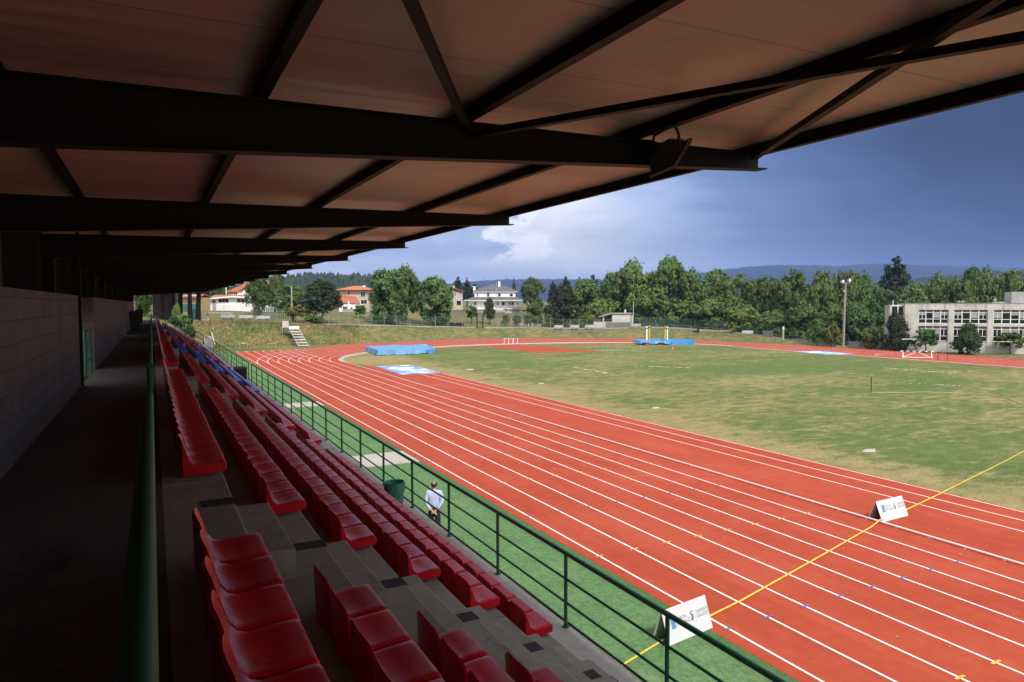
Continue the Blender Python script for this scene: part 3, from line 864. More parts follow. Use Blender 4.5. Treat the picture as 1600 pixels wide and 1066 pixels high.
t = thing('storage_box', 'black box standing on the front floor by the far railing', 'box', (4.75, 45.6, Z7))
mb = MB(); mb.box(-.30, .30, -.75, .75, 0, .62); mb.build('box_body', M_black, t)
mb = MB(); mb.box(-.32, .32, -.77, .77, .62, .68); mb.build('lid', M_rubber, t)

# ------------------------------------------------------------------ A-frame signs
def text_mesh(body, size, name, m, parent, loc, rot, ext=.0015):
    cu = bpy.data.curves.new(name, 'FONT'); cu.body = body; cu.size = size; cu.extrude = ext; cu.space_line = .92; cu.offset = .0012
    o = bpy.data.objects.new(name, cu); COL.objects.link(o)
    dg = bpy.context.evaluated_depsgraph_get()
    me = bpy.data.meshes.new_from_object(o.evaluated_get(dg))
    bpy.data.objects.remove(o)
    me.materials.clear(); me.materials.append(m)
    q = link(name, me, parent)
    q.location = loc; q.rotation_euler = rot
    return q
def a_sign(label, bl, br, h, spread):
    bl, br = Vector((*bl, 0)), Vector((*br, 0))
    L = (br - bl).length
    t = thing('a_frame_sign', label, 'sign', ((bl.x + br.x) / 2, (bl.y + br.y) / 2, .02), atan2(br.y - bl.y, br.x - bl.x), 'white folding sponsor signs holding down the hose')
    tilt = atan2(spread / 2, h)
    P = sqrt(h * h + spread * spread / 4)
    def board(name, s, mats):
        mb = MB(); mb.box(-L / 2, L / 2, -.006, .006, 0, P, 0)
        mb.m[2 if s > 0 else 4] = 0
        o = mb.build(name, mats, t)
        if s < 0: o.location = (0, spread, 0)
        o.rotation_euler = (-tilt * s, 0, 0)
        return o
    f = board('front_board', 1, M_signw)
    bk = board('back_board', -1, M_signw)
    for s in (-1, 1):
        mb = MB(); mb.box(-.002, .002, .008, .012, 0, .1); 
    # print on the front board (board-local: x along, z up)
    q = L / 1.4
    R90 = (pi / 2, 0, 0)
    e = MB()
    x0, z0, w, hh = -.50 * q, .28 * q, .125 * q, .225 * q
    for (a, b, c, d) in ((0, 1, 0, .07), (0, 1, .93, 1), (0, .1, 0, 1), (.9, 1, 0, 1), (.2, .8, .15, .3), (.2, .45, .38, .62), (.55, .8, .38, .62), (.2, .8, .7, .78), (.2, .8, .83, .9), (.45, .55, .28, .72)):
        e.box(x0 + a * w, x0 + b * w, -.0085, -.006, z0 + c * hh, z0 + d * hh)
    e.build('emblem', M_logo, f)
    e = MB(); e.box(x0 - .004, x0 + w + .004, -.0072, -.0061, z0 - .004, z0 + hh + .004); e.build('emblem_ground', M_tarp, f)
    text_mesh('XUNTA\nDE GALICIA', .100 * q, 'lettering', M_ltxt, f, (-.345 * q, -.0065, .40 * q), R90)
    text_mesh('DEPORTE\nGALEGO', .098 * q, 'lettering', M_ltxt, f, (.30 * q, -.0065, .40 * q), R90)
    e = MB()
    for (ax, az, bx, bz, w) in ((.115, .47, .195, .34, .034), (.165, .50, .19, .46, .030), (.135, .35, .165, .29, .030), (.185, .42, .205, .385, .02)):
        a, b = Vector((ax * q, 0, az * q)), Vector((bx * q, 0, bz * q))
        s = Vector((w * q * .5, 0, 0))
        for dy in (-.008,):
            e.add([a - s + Vector((0, dy, 0)), a + s + Vector((0, dy, 0)), b + s + Vector((0, dy, 0)), b - s + Vector((0, dy, 0)), a - s + Vector((0, -.006, 0)), a + s + Vector((0, -.006, 0)), b + s + Vector((0, -.006, 0)), b - s + Vector((0, -.006, 0))],
                  [(0, 1, 2, 3), (7, 6, 5, 4), (0, 4, 5, 1), (1, 5, 6, 2), (2, 6, 7, 3), (3, 7, 4, 0)])
    e.build('slanted_mark', M_ldark, f)
    e = MB(); e.box(.265 * q, .268 * q, -.008, -.006, .26 * q, .50 * q); e.build('divider', M_ltxt, f)
a_sign('white folding sign on the turf behind the railing, lettered XUNTA DE GALICIA', (9.40, 11.0), (10.80, 11.2), .66, .46)
a_sign('white folding sign on the red track beside the inner kerb, lettered DEPORTE GALEGO', (20.98, 14.17), (22.42, 14.22), .62, .50)
# yellow hose across the track and on over the field
mb = MB()
hp = [(5.6, 10.0), (8.2, 10.85), (9.6, 11.28), (12.4, 11.9), (15, 12.6), (18, 13.4), (20.6, 14.1), (22.0, 14.42), (26, 15.3), (31, 16.45), (37.1, 17.9), (43, 19.2)]
pts = []
for i in range(len(hp) - 1):
    for k in range(6):
        t_ = k / 6
        x, y = hp[i][0] + (hp[i + 1][0] - hp[i][0]) * t_, hp[i][1] + (hp[i + 1][1] - hp[i][1]) * t_
        z = .045 if abs(x - XI) > .5 else .045 + .085 * (1 - abs(x - XI) / .5)
        pts.append((x, y + .008 * sin(x * .7), z))
mb.tube(pts, .024, 8)
tag(mb.build('garden_hose', M_hose, smooth=60), 'yellow hose stretched across the red lanes between the two white signs', 'hose')
# sprinkler and its hose
sp = atz(1361, 612, 0)
t = thing('sprinkler', 'sprinkler head on a dark standpipe in the middle of the field', 'sprinkler', (sp.x, sp.y, 0))
mb = MB(); mb.tube([(0, 0, 0), (0, 0, 1.25)], .035, 8); mb.build('standpipe', M_black, t)
mb = MB(); mb.tube([(0, 0, 1.25), (.02, 0, 1.32), (.22, .1, 1.42)], .03, 8); mb.sphere((0, 0, 1.27), .06); mb.build('nozzle', M_gal, t)
mb = MB()
hp = [atz(x, y, .03) for x, y in ((1362, 613), (1400, 613.5), (1450, 612.5), (1500, 614.5), (1545, 617.5), (1575, 623), (1600, 633), (1640, 655))]
mb.tube(hp, .03, 6)
tag(mb.build('garden_hose', M_hose2, smooth=60), 'pale hose curving over the field grass to the sprinkler', 'hose')

# ------------------------------------------------------------------ mats, covers, field equipment
def cloth_block(name, label, cat, pts, h, hs, m, low=None):
    pass
def draped(parent, name, corners, h, m, seed, sag=.06, flare=.10, res=14, hem=.03):
    """tarpaulin over a landing bed: wrinkled top and pleated skirts"""
    rr = random.Random(seed)
    A, B, Cc, D = [Vector(c) for c in corners]
    mb = MB()
    def P(u, v): return (A * (1 - u) + B * u) * (1 - v) + (D * (1 - u) + Cc * u) * v
    nzs = [(rr.uniform(.5, 2.2), rr.uniform(.5, 2.2), rr.uniform(0, 6)) for _ in range(6)]
    N = res
    vs = []
    for j in range(N + 1):
        for i in range(N + 1):
            p = P(i / N, j / N)
            w = sum(sin(p.x * a + p.y * b + c) for a, b, c in nzs) / 6 + .22 * sin(p.x * 5.3 + p.y * 2.1 + seed) * sin(p.y * 3.7 - p.x * 1.9) + rr.uniform(-.12, .12)
            e = min(i, N - i, j, N - j) / N
            vs.append((p.x, p.y, h + w * sag * (1.2 if e > 0 else .6) - (0.05 if e == 0 else 0)))
    fs = [(j * (N + 1) + i, j * (N + 1) + i + 1, (j + 1) * (N + 1) + i + 1, (j + 1) * (N + 1) + i) for j in range(N) for i in range(N)]
    b = (A + B + Cc + D) / 4
    edge = [i for i in range(N + 1)] + [j * (N + 1) + N for j in range(1, N + 1)] + [N * (N + 1) + i for i in range(N - 1, -1, -1)] + [j * (N + 1) for j in range(N - 1, 0, -1)]
    base = len(vs); M = len(edge)
    for lv, (zz, fl) in enumerate(((1 - (1 - hem) * .35, .35), (1 - (1 - hem) * .7, .7), (hem, 1.))):
        for k, e in enumerate(edge):
            x, y, z = vs[e]
            d = (Vector((x, y, 0)) - Vector((b.x, b.y, 0))).normalized()
            pl = (sin(k * 1.9 + seed) * .09 + sin(k * .83 + seed * 2) * .07) * fl + rr.uniform(-.03, .03)
            vs.append((x + d.x * (flare * fl + pl), y + d.y * (flare * fl + pl), z * zz + ((rr.uniform(0, .10) + (hem > .1) * .16 * sin(k * .6 + seed)) if lv == 2 else 0)))
    for lv in range(3):
        for k in range(M):
            a0 = edge[k] if lv == 0 else base + (lv - 1) * M + k
            a1 = edge[(k + 1) % M] if lv == 0 else base + (lv - 1) * M + (k + 1) % M
            fs.append((a0, a1, base + lv * M + (k + 1) % M, base + lv * M + k))
    mb.add(vs, fs)
    return mb.build(name, m, parent, smooth=40)
q = [atz(591, 556, 0), atz(672, 552.5, 0), atz(668, 546.2, 0), atz(571, 549, 0)]
o = thing('landing_mat', 'high jump bed under a draped blue tarpaulin on the near field', 'mat', (q[0] + q[2]) / 2)
loc = o.location.copy()
loc.z = 0
o.location = loc
c4 = [p - loc for p in q]
draped(o, 'tarpaulin', c4, .82, M_tarp, 2, sag=.13, flare=.16, res=26)
mb = MB(); mb.poly([(p.x * .9, p.y * .9, .1) for p in c4]); mb.poly([(p.x * .9, p.y * .9, .55) for p in c4])
for i in range(4):
    a, b = c4[i] * .9, c4[(i + 1) % 4] * .9
    mb.quad((a.x, a.y, .1), (b.x, b.y, .1), (b.x, b.y, .55), (a.x, a.y, .55))
mb.build('foam_bed', M_mat, o)
q2 = [atz(668, 553, 0), atz(680, 552, 0), atz(675, 546.5, 0), atz(664, 546.5, 0)]
mb = MB()
c5 = [p - loc for p in q2]
mb.poly([(p.x, p.y, .58) for p in c5])
for i in range(4):
    a, b = c5[i], c5[(i + 1) % 4]
    mb.quad((a.x, a.y, .02), (b.x, b.y, .02), (b.x, b.y, .58), (a.x, a.y, .58))
mb.build('end_block', M_mat, o)
# pole vault bed and standards
def yb(x, d): return atz(x, 0, 0)
pc = at(1037, 541, 121.5); pc.z = 0
rz = -YAW + rad(6)
o = thing('landing_mat', 'pole vault bed half covered by bright blue sheet with red foam showing', 'mat', pc, rz)
mb = MB(); mb.box(-.2, 4.7, -2.6, 2.2, .02, .78); mb.build('foam_bed', M_mat, o)
mb = MB(); mb.box(-4.0, -.2, -2.3, 1.9, .02, .60); mb.build('front_foam', M_matr, o)
draped(o, 'tarpaulin', [(-4.9, -2.2, 0), (.6, -2.75, 0), (.6, 2.3, 0), (-4.9, 2.0, 0)], .72, M_mat, 5, sag=.16, flare=.10, res=24, hem=.42)
def standard(label, px, d, m, h):
    p = at(px, 531, d); p.z = 0
    t = thing('vault_standard', label, 'post', p, rz, 'pole vault uprights beside the blue bed')
    mb = MB(); mb.box(-.10, .10, -.10, .10, 0.1, h); mb.build('upright', m, t)
    mb = MB(); mb.box(-.45, .45, -.5, .5, 0.0, .1); mb.build('foot', M_gal, t)
    mb = MB(); mb.box(-.18, .18, -.14, .14, h - .45, h - .3); mb.build('slider', M_blackp, t)
standard('white upright at the left of the pole vault bed', 1010.5, 122.5, M_whitep, 3.15)
standard('yellow upright standing right beside the left white one', 1014.5, 124, M_yellow, 3.2)
standard('yellow upright left of the right-hand white one behind the blue bed', 1039, 124, M_yellow, 3.1)
standard('white upright near the middle of the blue pole vault bed', 1042.6, 121, M_whitep, 3.1)
def cover(label, pts, rz=0):
    P = [atz(x, y, 0) for x, y in pts]
    c = sum(P, Vector()) / 4
    w = (P[1] - P[0]).length; l = (P[3] - P[0]).length
    mb = MB()
    N = 12
    for i in range(N):
        for j in range(N):
            def Q(i, j):
                u, v = i / N, j / N
                return ((u - .5), (v - .5), .028 / 1 + .006 * sin(i * 1.7 + j * 2.1))
            mb.quad(Q(i, j), Q(i + 1, j), Q(i + 1, j + 1), Q(i, j + 1))
    ring = [(-.5, -.5), (.5, -.5), (.5, .5), (-.5, .5)]
    for k in range(4):
        a, b = ring[k], ring[(k + 1) % 4]
        mb.quad((*a, .012), (*b, .012), (*b, .03), (*a, .03))
    o = mb.build('pit_cover', M_cover, smooth=60, fix=False)
    dx = (P[1] - P[0])
    o.location = (c.x, c.y, 0); o.rotation_euler = (0, 0, atan2(dx.y, dx.x)); o.scale = (w, l, 1)
    return tag(o, label, 'ground cover', 'blue covers over the jumping pits')
cover('faded blue and white pit cover at the end of the near runway', [(628, 586), (690, 583), (642, 570), (586, 573.3)])
cover('pale blue pit cover lying on the far side of the field', [(1285, 554.5), (1332, 553.2), (1290, 548.5), (1241, 549.5)])
def hurdle(label, p, rz, w, h, boards, leg, group, braces=False):
    t = thing('hurdle', label, 'hurdle', (p.x, p.y, .012), rz, group)
    n = len(boards)
    mb = MB(); mats = []
    for m in boards:
        if m not in mats: mats.append(m)
    for k, m in enumerate(boards):
        mb.box(-w / 2 + w * k / n, -w / 2 + w * (k + 1) / n, -.02, .02, h - .10, h, mats.index(m))
    mb.build('crossbar', mats, t)
    for s in (-1, 1):
        mb = MB(); mb.box(s * w * .42 - .03, s * w * .42 + .03, -.03, .03, 0, h - .1); mb.box(s * w * .42 - .03, s * w * .42 + .03, -.5, .05, 0, .05); mb.build('leg', leg, t)
    if braces:
        for s in (-1, 1):
            mb = MB(); mb.beam((s * .1, 0, h - .15), (s * w * .4, 0, .1), .06, .06); mb.build('brace', leg, t)
            mb = MB(); mb.beam((s * w * .42, -.55, .05), (s * w * .42, 0, h - .2), .06, .06); mb.build('strut', leg, t)
        mb = MB(); mb.box(-w * .45, w * .45, -.04, .04, .04, .12); mb.build('foot_rail', leg, t)
BW = [M_whitep, M_blackp] * 3 + [M_whitep]
for k, (x, y) in enumerate(((791.5, 536.5), (798.5, 537.0), (805, 537.3))):
    hurdle('white hurdle, %s of the three on the far side of the field' % ('leftmost', 'middle', 'rightmost')[k], atz(x, y, 0), -YAW + rad(-8), 1.0, .95, BW, M_whitep, 'three white hurdles beside the far bend')
hurdle('wide white steeplechase barrier with black bands on the far straight', (atz(1413, 558, 0) + atz(1453, 561, 0)) / 2, -YAW - rad(19), 3.9, .92, [M_whitep] + [M_blackp, M_whitep] * 5, M_whitep, 'barriers on the far straight', True)
hurdle('thin dark hurdle right of the white steeplechase barrier', (atz(1465, 562, 0) + atz(1481, 563, 0)) / 2, -YAW - rad(25), 1.25, .95, [M_blackp, M_redp, M_blackp], M_blackp, 'barriers on the far straight')
hurdle('small white topped hurdle in front of the bush left of the school', at(1420, 555.5, 113.2), -YAW, 2.4, 1.3, [M_whitep], M_blackp, 'barriers on the far straight')
for k, (x, nm) in enumerate(((380.5, 'left'), (425, 'right'))):
    p = at(x, 545, 111); p.z = gz(p.x, p.y)
    hurdle('yellow topped hurdle on the grass behind the chute, %s of two' % nm, p, -YAW + rad(18), 1.35, .95, [M_yellow, M_whitep, M_yellow] if k == 0 else [M_yellow], M_fpostg, 'yellow hurdles behind the sprint chute')
for k, x in enumerate((1524, 1548, 1570)):
    p = at(x, 556, 111.5 - k * .8); p.z = gz(p.x, p.y)
    hurdle('yellow and white hurdle before the school, %s from the left' % ORD[k], p, -YAW - rad(22), 2.0, 1.02, [M_yellow, M_whitep, M_yellow, M_whitep, M_yellow], M_fpostg, 'yellow hurdles stored before the school')
p = at(1241, 545, 116.5); p.z = 0
t = thing('marker_post', 'short red marker post on the far straight left of the pale cover', 'marker', p)
mb = MB(); mb.lathe([(.16, 0), (.16, .05), (.08, .06), (.07, .62), (0, .64)], (0, 0, 0), 10); mb.build('post', M_redp, t)
p = atz(1051, 546, 0)
t = thing('traffic_cone', 'small orange cone on the grass in front of the pole vault bed', 'cone', p)
mb = MB(); mb.box(-.22, .22, -.22, .22, .005, .04); mb.build('base', M_orange, t)
mb = MB(); mb.lathe([(.16, .04), (.05, .5), (0, .51)], (0, 0, 0), 12); mb.build('cone_body', M_orange, t)
# gate arm bar by the far track
p = at(1090, 531, 141.5); p.z = gz(p.x, p.y)
t = thing('barrier_beam', 'long pale yellow beam lying on dark supports behind the far bend', 'barrier', p, -YAW - rad(4))
mb = MB(); mb.box(0, 6.6, -.12, .12, .38, .56); mb.build('beam', M_wood, t)
mb = MB(); mb.box(-.1, .25, -.3, .3, 0, 1.35); mb.build('post', M_black, t)
mb = MB(); mb.box(-1.0, -.1, -.1, .1, .1, .4); mb.build('counterweight', M_black, t)
p = atz(1001, 551, 0)
mb = MB(); mb.tube([(p.x, p.y, 0), (p.x, p.y, 1.15)], .03, 6)
tag(mb.build('marker_stake', M_fpostg), 'thin stake in the grass at the left tip of the pole vault bed', 'stake')
for k, (x, y, s, lab) in enumerate(((1360, 705, .34, 'pale broken slab lying in the field near the right edge'), (845, 600, .22, 'flat bleached patch of stone near the middle of the runway edge'), (1025, 638, .26, 'small pale lump in the grass above the runway lines'), (735, 578, .4, 'white scrap of paint just right of the near pit cover'))):
    p = atz(x, y, 0); rr = random.Random(40 + k)
    mb = MB()
    n = 11
    rad_ = [s * rr.uniform(.6, 1.15) for _ in range(n)]
    vs = [(rad_[j] * cos(2 * pi * j / n) * 1.4, rad_[j] * sin(2 * pi * j / n) * .7, .006) for j in range(n)] + [(rad_[j] * .75 * cos(2 * pi * j / n) * 1.4, rad_[j] * .75 * sin(2 * pi * j / n) * .7, .05 + rr.uniform(0, .06)) for j in range(n)]
    mb.add(vs, [(j, (j + 1) % n, n + (j + 1) % n, n + j) for j in range(n)] + [tuple(range(n, 2 * n))])
    o = mb.build('stone_slab', M_debris); o.location = (p.x, p.y, 0)
    tag(o, lab, 'stone')

# leaf scraps and grit blown over track and turf
mb = MB(); rr = random.Random(55)
for k in range(170):
    x, y = rr.uniform(8.2, 26), rr.uniform(6, 60)
    r_ = rr.uniform(.012, .045); a = rr.uniform(0, pi)
    q = [(x + r_ * rr.uniform(.6, 1.4) * cos(a + j * 1.57), y + r_ * rr.uniform(.4, 1.2) * sin(a + j * 1.57), .026 + rr.uniform(0, .012)) for j in range(4)]
    mb.add(q, [(0, 1, 2, 3)], 0 if rr.random() < .5 else 1)
tag(mb.build('debris', [M_debris, M_wood], fix=False), 'tiny pale leaf scraps and grit scattered on the track and turf', 'debris', kind='stuff')

# ------------------------------------------------------------------ person on the turf
def skin_body(name, chains, m, parent, sub=2):
    verts, edges, radii = [], [], []
    idx = {}
    def vid(p, r):
        k = tuple(round(c, 4) for c in p)
        if k not in idx: idx[k] = len(verts); verts.append(p); radii.append(r)
        return idx[k]
    for ch in chains:
        prev = None
        for (p, r) in ch:
            i = vid(p, r)
            if prev is not None: edges.append((prev, i))
            prev = i
    me = bpy.data.meshes.new(name); me.from_pydata(verts, edges, [])
    o = bpy.data.objects.new(name, me); COL.objects.link(o)
    md = o.modifiers.new('s', 'SKIN'); md.use_smooth_shade = True
    for i, sv_ in enumerate(me.skin_vertices[0].data):
        r = radii[i]; sv_.radius = r if isinstance(r, tuple) else (r, r)
    me.skin_vertices[0].data[0].use_root = True
    if sub:
        s2 = o.modifiers.new('u', 'SUBSURF'); s2.levels = sub; s2.render_levels = sub
    dg = bpy.context.evaluated_depsgraph_get(); dg.update()
    nm = bpy.data.meshes.new_from_object(o.evaluated_get(dg))
    bpy.data.objects.remove(o)
    nm.materials.clear(); nm.materials.append(m)
    nm.polygons.foreach_set('use_smooth', [True] * len(nm.polygons))
    return link(name, nm, parent)
pp_ = Vector((7.40, 19.35, .012))
per = thing('person', 'balding man in pale blue shirt and dark trousers standing with hands clasped behind', 'person', pp_, -rad(22))
V = lambda x, y, z: (x, y, z)
pel = (V(0, 0, .98), (.13, .10))
arms, fing = [], []
for s in (-1, 1):
    wr = V(.045 * s, -.185, .965 + .015 * s)
    arms.append([(V(0, 0, 1.45), (.10, .08)), (V(.19 * s, 0, 1.49), .055), (V(.245 * s, -.08, 1.22), .042), (wr, .027), (V(-.03 * s, -.20, .935 + .015 * s), (.036, .016))])
    for k in range(4):
        b = V(-.03 * s, -.20, .935 + .015 * s)
        q = V(-.055 * s, -.195 - .006 * k, .915 - .018 * k + .03 * (1 + s) / 2); e = V(-.082 * s, -.185 + .004 * k, .905 - .016 * k + .03 * (1 + s) / 2)
        fing.append([(b, (.036, .016)), (q, .009), (e, .008)])
    fing.append([(wr, .027), (V(.02 * s, -.215, .925), .010), (V(0.0 + .01 * s, -.225, .905), .009)])
legs = [[pel, (V(.10 * s, 0, .90), .085), (V(.115 * s, .01, .50), .055), (V(.12 * s, -.02, .10), .038), (V(.13 * s, .09, .04), .035)] for s in (-1, 1)]
spine = [pel, (V(0, -.01, 1.15), (.14, .10)), (V(0, 0, 1.45), (.10, .08)), (V(0, .005, 1.56), .052), (V(0, .02, 1.63), (.066, .07)), (V(0, .02, 1.715), (.078, .095)), (V(0, .01, 1.80), (.055, .07))]
skin_body('body', [spine] + legs + arms + fing, M_skin, per)
skin_body('shirt', [[(V(0, 0, .99), (.172, .125)), (V(0, -.01, 1.15), (.178, .13)), (V(0, 0, 1.32), (.19, .125)), (V(0, 0, 1.46), (.14, .105)), (V(0, 0, 1.55), (.085, .082)), (V(0, 0.005, 1.585), (.066, .066))]] +
          [[(V(0, 0, 1.46), (.13, .095)), (V(.195 * s, 0, 1.485), .078), (V(.248 * s, -.08, 1.22), .060), (V(.10 * s, -.165, 1.01 + .015 * s), .042)] for s in (-1, 1)], M_shirt, per)
skin_body('trousers', [[(V(0, 0, 1.0), (.165, .12)), (V(0, 0, .92), (.16, .12))]] + [[(V(0, 0, .92), (.16, .12)), (V(.10 * s, 0, .84), .105), (V(.115 * s, .01, .50), .082), (V(.12 * s, -.015, .07), .068)] for s in (-1, 1)], M_trous, per)
mb = MB(); mb.lathe([(.168, 1.0), (.170, 1.035), (.166, 1.036)], (0, 0, 0), 20)
o = mb.build('belt', M_blackp, per); o.scale = (1.03, .78, 1)
for s in (-1, 1):
    mb = MB(); mb.sphere((.13 * s, .07, .045), (.05, .135, .05), 12, 8); mb.build('shoe', M_shoe, per, smooth=60)
    mb = MB(); mb.sphere((.079 * s, .005, 1.70), (.012, .03, .038), 8, 6); mb.build('ear', M_skin, per, smooth=60)
# face and hair
mb = MB(); mb.sphere((0, .115, 1.695), (.014, .022, .024), 8, 6); mb.build('nose', M_skin, per, smooth=60)
for s in (-1, 1):
    mb = MB(); mb.sphere((.032 * s, .098, 1.725), (.013, .01, .009), 8, 6); mb.build('eye', M_blackp, per, smooth=60)
mb = MB(); mb.sphere((0, .098, 1.652), (.026, .012, .008), 8, 6); mb.build('mouth', M_redp, per, smooth=60)
mb = MB()
hc = Vector((0, .012, 1.725))
n, kk = 24, 16
grid = {}
for i in range(kk + 1):
    for j in range(n):
        t_, a = pi * i / kk, 2 * pi * j / n
        grid[i, j] = (hc.x + .092 * sin(t_) * cos(a), hc.y + .108 * sin(t_) * sin(a), hc.z + .108 * cos(t_))
for i in range(kk):
    for j in range(n):
        P_ = [grid[i, j], grid[i + 1, j], grid[i + 1, (j + 1) % n], grid[i, (j + 1) % n]]
        cx_, cy_, cz_ = [sum(p[k] for p in P_) / 4 for k in range(3)]
        bald = (cx_ / .055) ** 2 + ((cy_ - .0 + .005) / .085) ** 2 < 1 and cz_ > hc.z + .03
        if bald or cz_ < hc.z - .075 or (cy_ > hc.y + .03 and cz_ < hc.z + .07): continue
        mb.add(P_, [(0, 1, 2, 3)])
mb.build('hair', M_hair, per, smooth=60)

# ------------------------------------------------------------------ trees
def crown_mesh(name, seed, shape, ncl, per_, leaf, m, clr=.2):
    """many leaf-sized faces on rounded boughs spread through a crown; unit crown: radius 1, z 0..1"""
    rr = random.Random(seed)
    mb = MB()
    total = ncl * per_
    boughs = []                                     # centre, horizontal radius, vertical radius, weight
    if shape == 'pine':
        n = 17
        for k in range(n):
            z = .14 + .80 * k / (n - 1) + rr.uniform(-.02, .02)
            R = .95 * max(.16, 1 - max(0, (z - .16) / .86) ** 2.3) * rr.uniform(.75, 1.1)
            for q in range(3 if z < .8 else 2):
                a = k * 2.4 + q * 2.1 + rr.uniform(-.4, .4); d = R * rr.uniform(.35, .78)
                boughs.append((Vector((d * cos(a), d * sin(a), z)), R * rr.uniform(.34, .52) + .09, rr.uniform(.045, .07), 1))
    elif shape == 'cone':
        n = 13
        for k in range(n):
            z = .05 + .92 * k / (n - 1); R = 1.0 * (1 - z) ** .8 + .06
            for q in range(4 if z < .7 else 2):
                a = k * 1.9 + q * 1.6 + rr.uniform(-.3, .3); d = R * rr.uniform(.3, .66)
                boughs.append((Vector((d * cos(a), d * sin(a), z - .03)), R * .34 + .03, .055, 1))
    elif shape == 'box':
        for k in range(60):
            boughs.append((Vector((rr.uniform(-.9, .9), rr.uniform(-.9, .9), rr.uniform(.1, .93))), .22, .12, 1))
    else:
        n = 34
        for k in range(n):
            z = rr.uniform(.10, .93) if k > 5 else rr.uniform(.6, .92)
            if shape == 'egg': R = min(1, z / .3) ** .6 * (1 - max(0, (z - .3) / .7) ** 1.5)
            elif shape == 'tall': R = min(1, (z + .08) / .28) ** .6 * (1 - max(0, (z - .52) / .48) ** 2.6) ** .5
            else: R = sqrt(max(0, 1 - ((z - .46) / .55) ** 2)) ** .8
            R *= rr.uniform(.72, 1.12)
            a = k * 2.39996 + rr.uniform(-.5, .5); r = rr.uniform(.30, .48) if shape == 'egg' else rr.uniform(.22, .42)
            d = max(0, R - r * .75) * (1 if rr.random() < .75 else rr.random())
            boughs.append((Vector((d * cos(a), d * sin(a), z)), r, r * rr.uniform(.40, .58), 1))
    area = sum(h * h for _, h, v, w in boughs)
    for c, h, v, w in boughs:
        cnt = int(total * h * h / area)
        sub = [(rr.gauss(0, 1), rr.gauss(0, 1), rr.gauss(.35, .8)) for _ in range(max(4, cnt // 16))]   # twigs
        sub = [Vector(q).normalized() for q in sub]
        for _ in range(cnt):
            q = rr.choice(sub); d = (q + Vector((rr.gauss(0, .20), rr.gauss(0, .20), rr.gauss(0, .20)))).normalized()
            k = rr.uniform(.72, 1.06) if rr.random() < .9 else rr.uniform(1.05, 1.32)
            p = Vector((c.x + d.x * h * k, c.y + d.y * h * k, c.z + d.z * v * k))
            if p.z < -.04: continue
            nrm = (d * 1.0 + Vector((rr.gauss(0, .45), rr.gauss(0, .45), rr.gauss(.35, .4)))).normalized()
            u = nrm.cross(Vector((rr.gauss(0, 1), rr.gauss(0, 1), rr.gauss(0, 1)))).normalized(); w_ = nrm.cross(u)
            u.z *= .6; w_.z *= .6          # crowns are stretched upwards when placed; keeps leaves in proportion
            l = 1.4 * leaf * rr.uniform(.6, 1.25); kk = rr.uniform(.45, .8)
            mb.add([p - u * l, p - w_ * l * kk, p + u * l, p + w_ * l * kk], [(0, 1, 2, 3)])
    return mb.mesh(name, m)
def trunk_mesh(name, seed, m, limbs=6, h=1.0, top=.55):
    rr = random.Random(seed); mb = MB()
    pts = [(0, 0, -.03)] + [(rr.uniform(-.02, .02) * k, rr.uniform(-.02, .02) * k, top * k / 5) for k in range(1, 6)]
    mb.tube(pts, [.040, .034, .030, .026, .021, .015], 8)
    for k in range(limbs):
        z = top * rr.uniform(.45, .98); a = rr.uniform(0, 2 * pi); l = rr.uniform(.12, .26)
        p0 = Vector((0, 0, z)); p1 = p0 + Vector((cos(a) * l * .5, sin(a) * l * .5, l * .35)); p2 = p0 + Vector((cos(a) * l, sin(a) * l, l * .95))
        mb.tube([p0, p1, p2], [.014, .010, .004], 6)
    me = mb.mesh(name, m)
    me.polygons.foreach_set('use_smooth', [True] * len(me.polygons))
    return me
CR = {
 'broad': [crown_mesh('crown', 100 + k, 'round', 150, 62, .045, M_leaf, .22) for k in range(3)],
 'tallb': [crown_mesh('crown', 110 + k, 'tall', 165, 62, .045, M_leaf, .22) for k in range(3)],
 'bright': [crown_mesh('crown', 120 + k, 'round', 140, 60, .05, M_leafb, .22) for k in range(2)],
 'oak': [crown_mesh('crown', 130, 'round', 170, 70, .036, M_leafd, .2)],
 'oakd': [crown_mesh('crown', 131, 'egg', 160, 70, .038, M_leafd, .2)],
 'egg': [crown_mesh('crown', 140, 'egg', 150, 70, .045, M_leafe, .2)],
 'pine': [crown_mesh('crown', 150 + k, 'pine', 120, 60, .042, M_pine, .2) for k in range(2)],
 'cone': [crown_mesh('crown', 160, 'cone', 130, 55, .045, M_pine, .18)],
 'yellow': [crown_mesh('crown', 170, 'round', 90, 50, .06, M_leafy, .24)],
 'shrub': [crown_mesh('crown', 180 + k, 'round', 80, 50, .07, M_leaf, .26) for k in range(2)],
 'hedge': [crown_mesh('foliage', 190, 'box', 160, 50, .05, M_hedge, .2)],
 'hedged': [crown_mesh('foliage', 191, 'box', 160, 50, .06, M_leafd, .2)],
}
TR = [trunk_mesh('trunk', 1, M_bark), trunk_mesh('trunk', 2, M_bark, 7), trunk_mesh('trunk', 3, M_barkd, 0, top=.80)]
NT_ = [0]
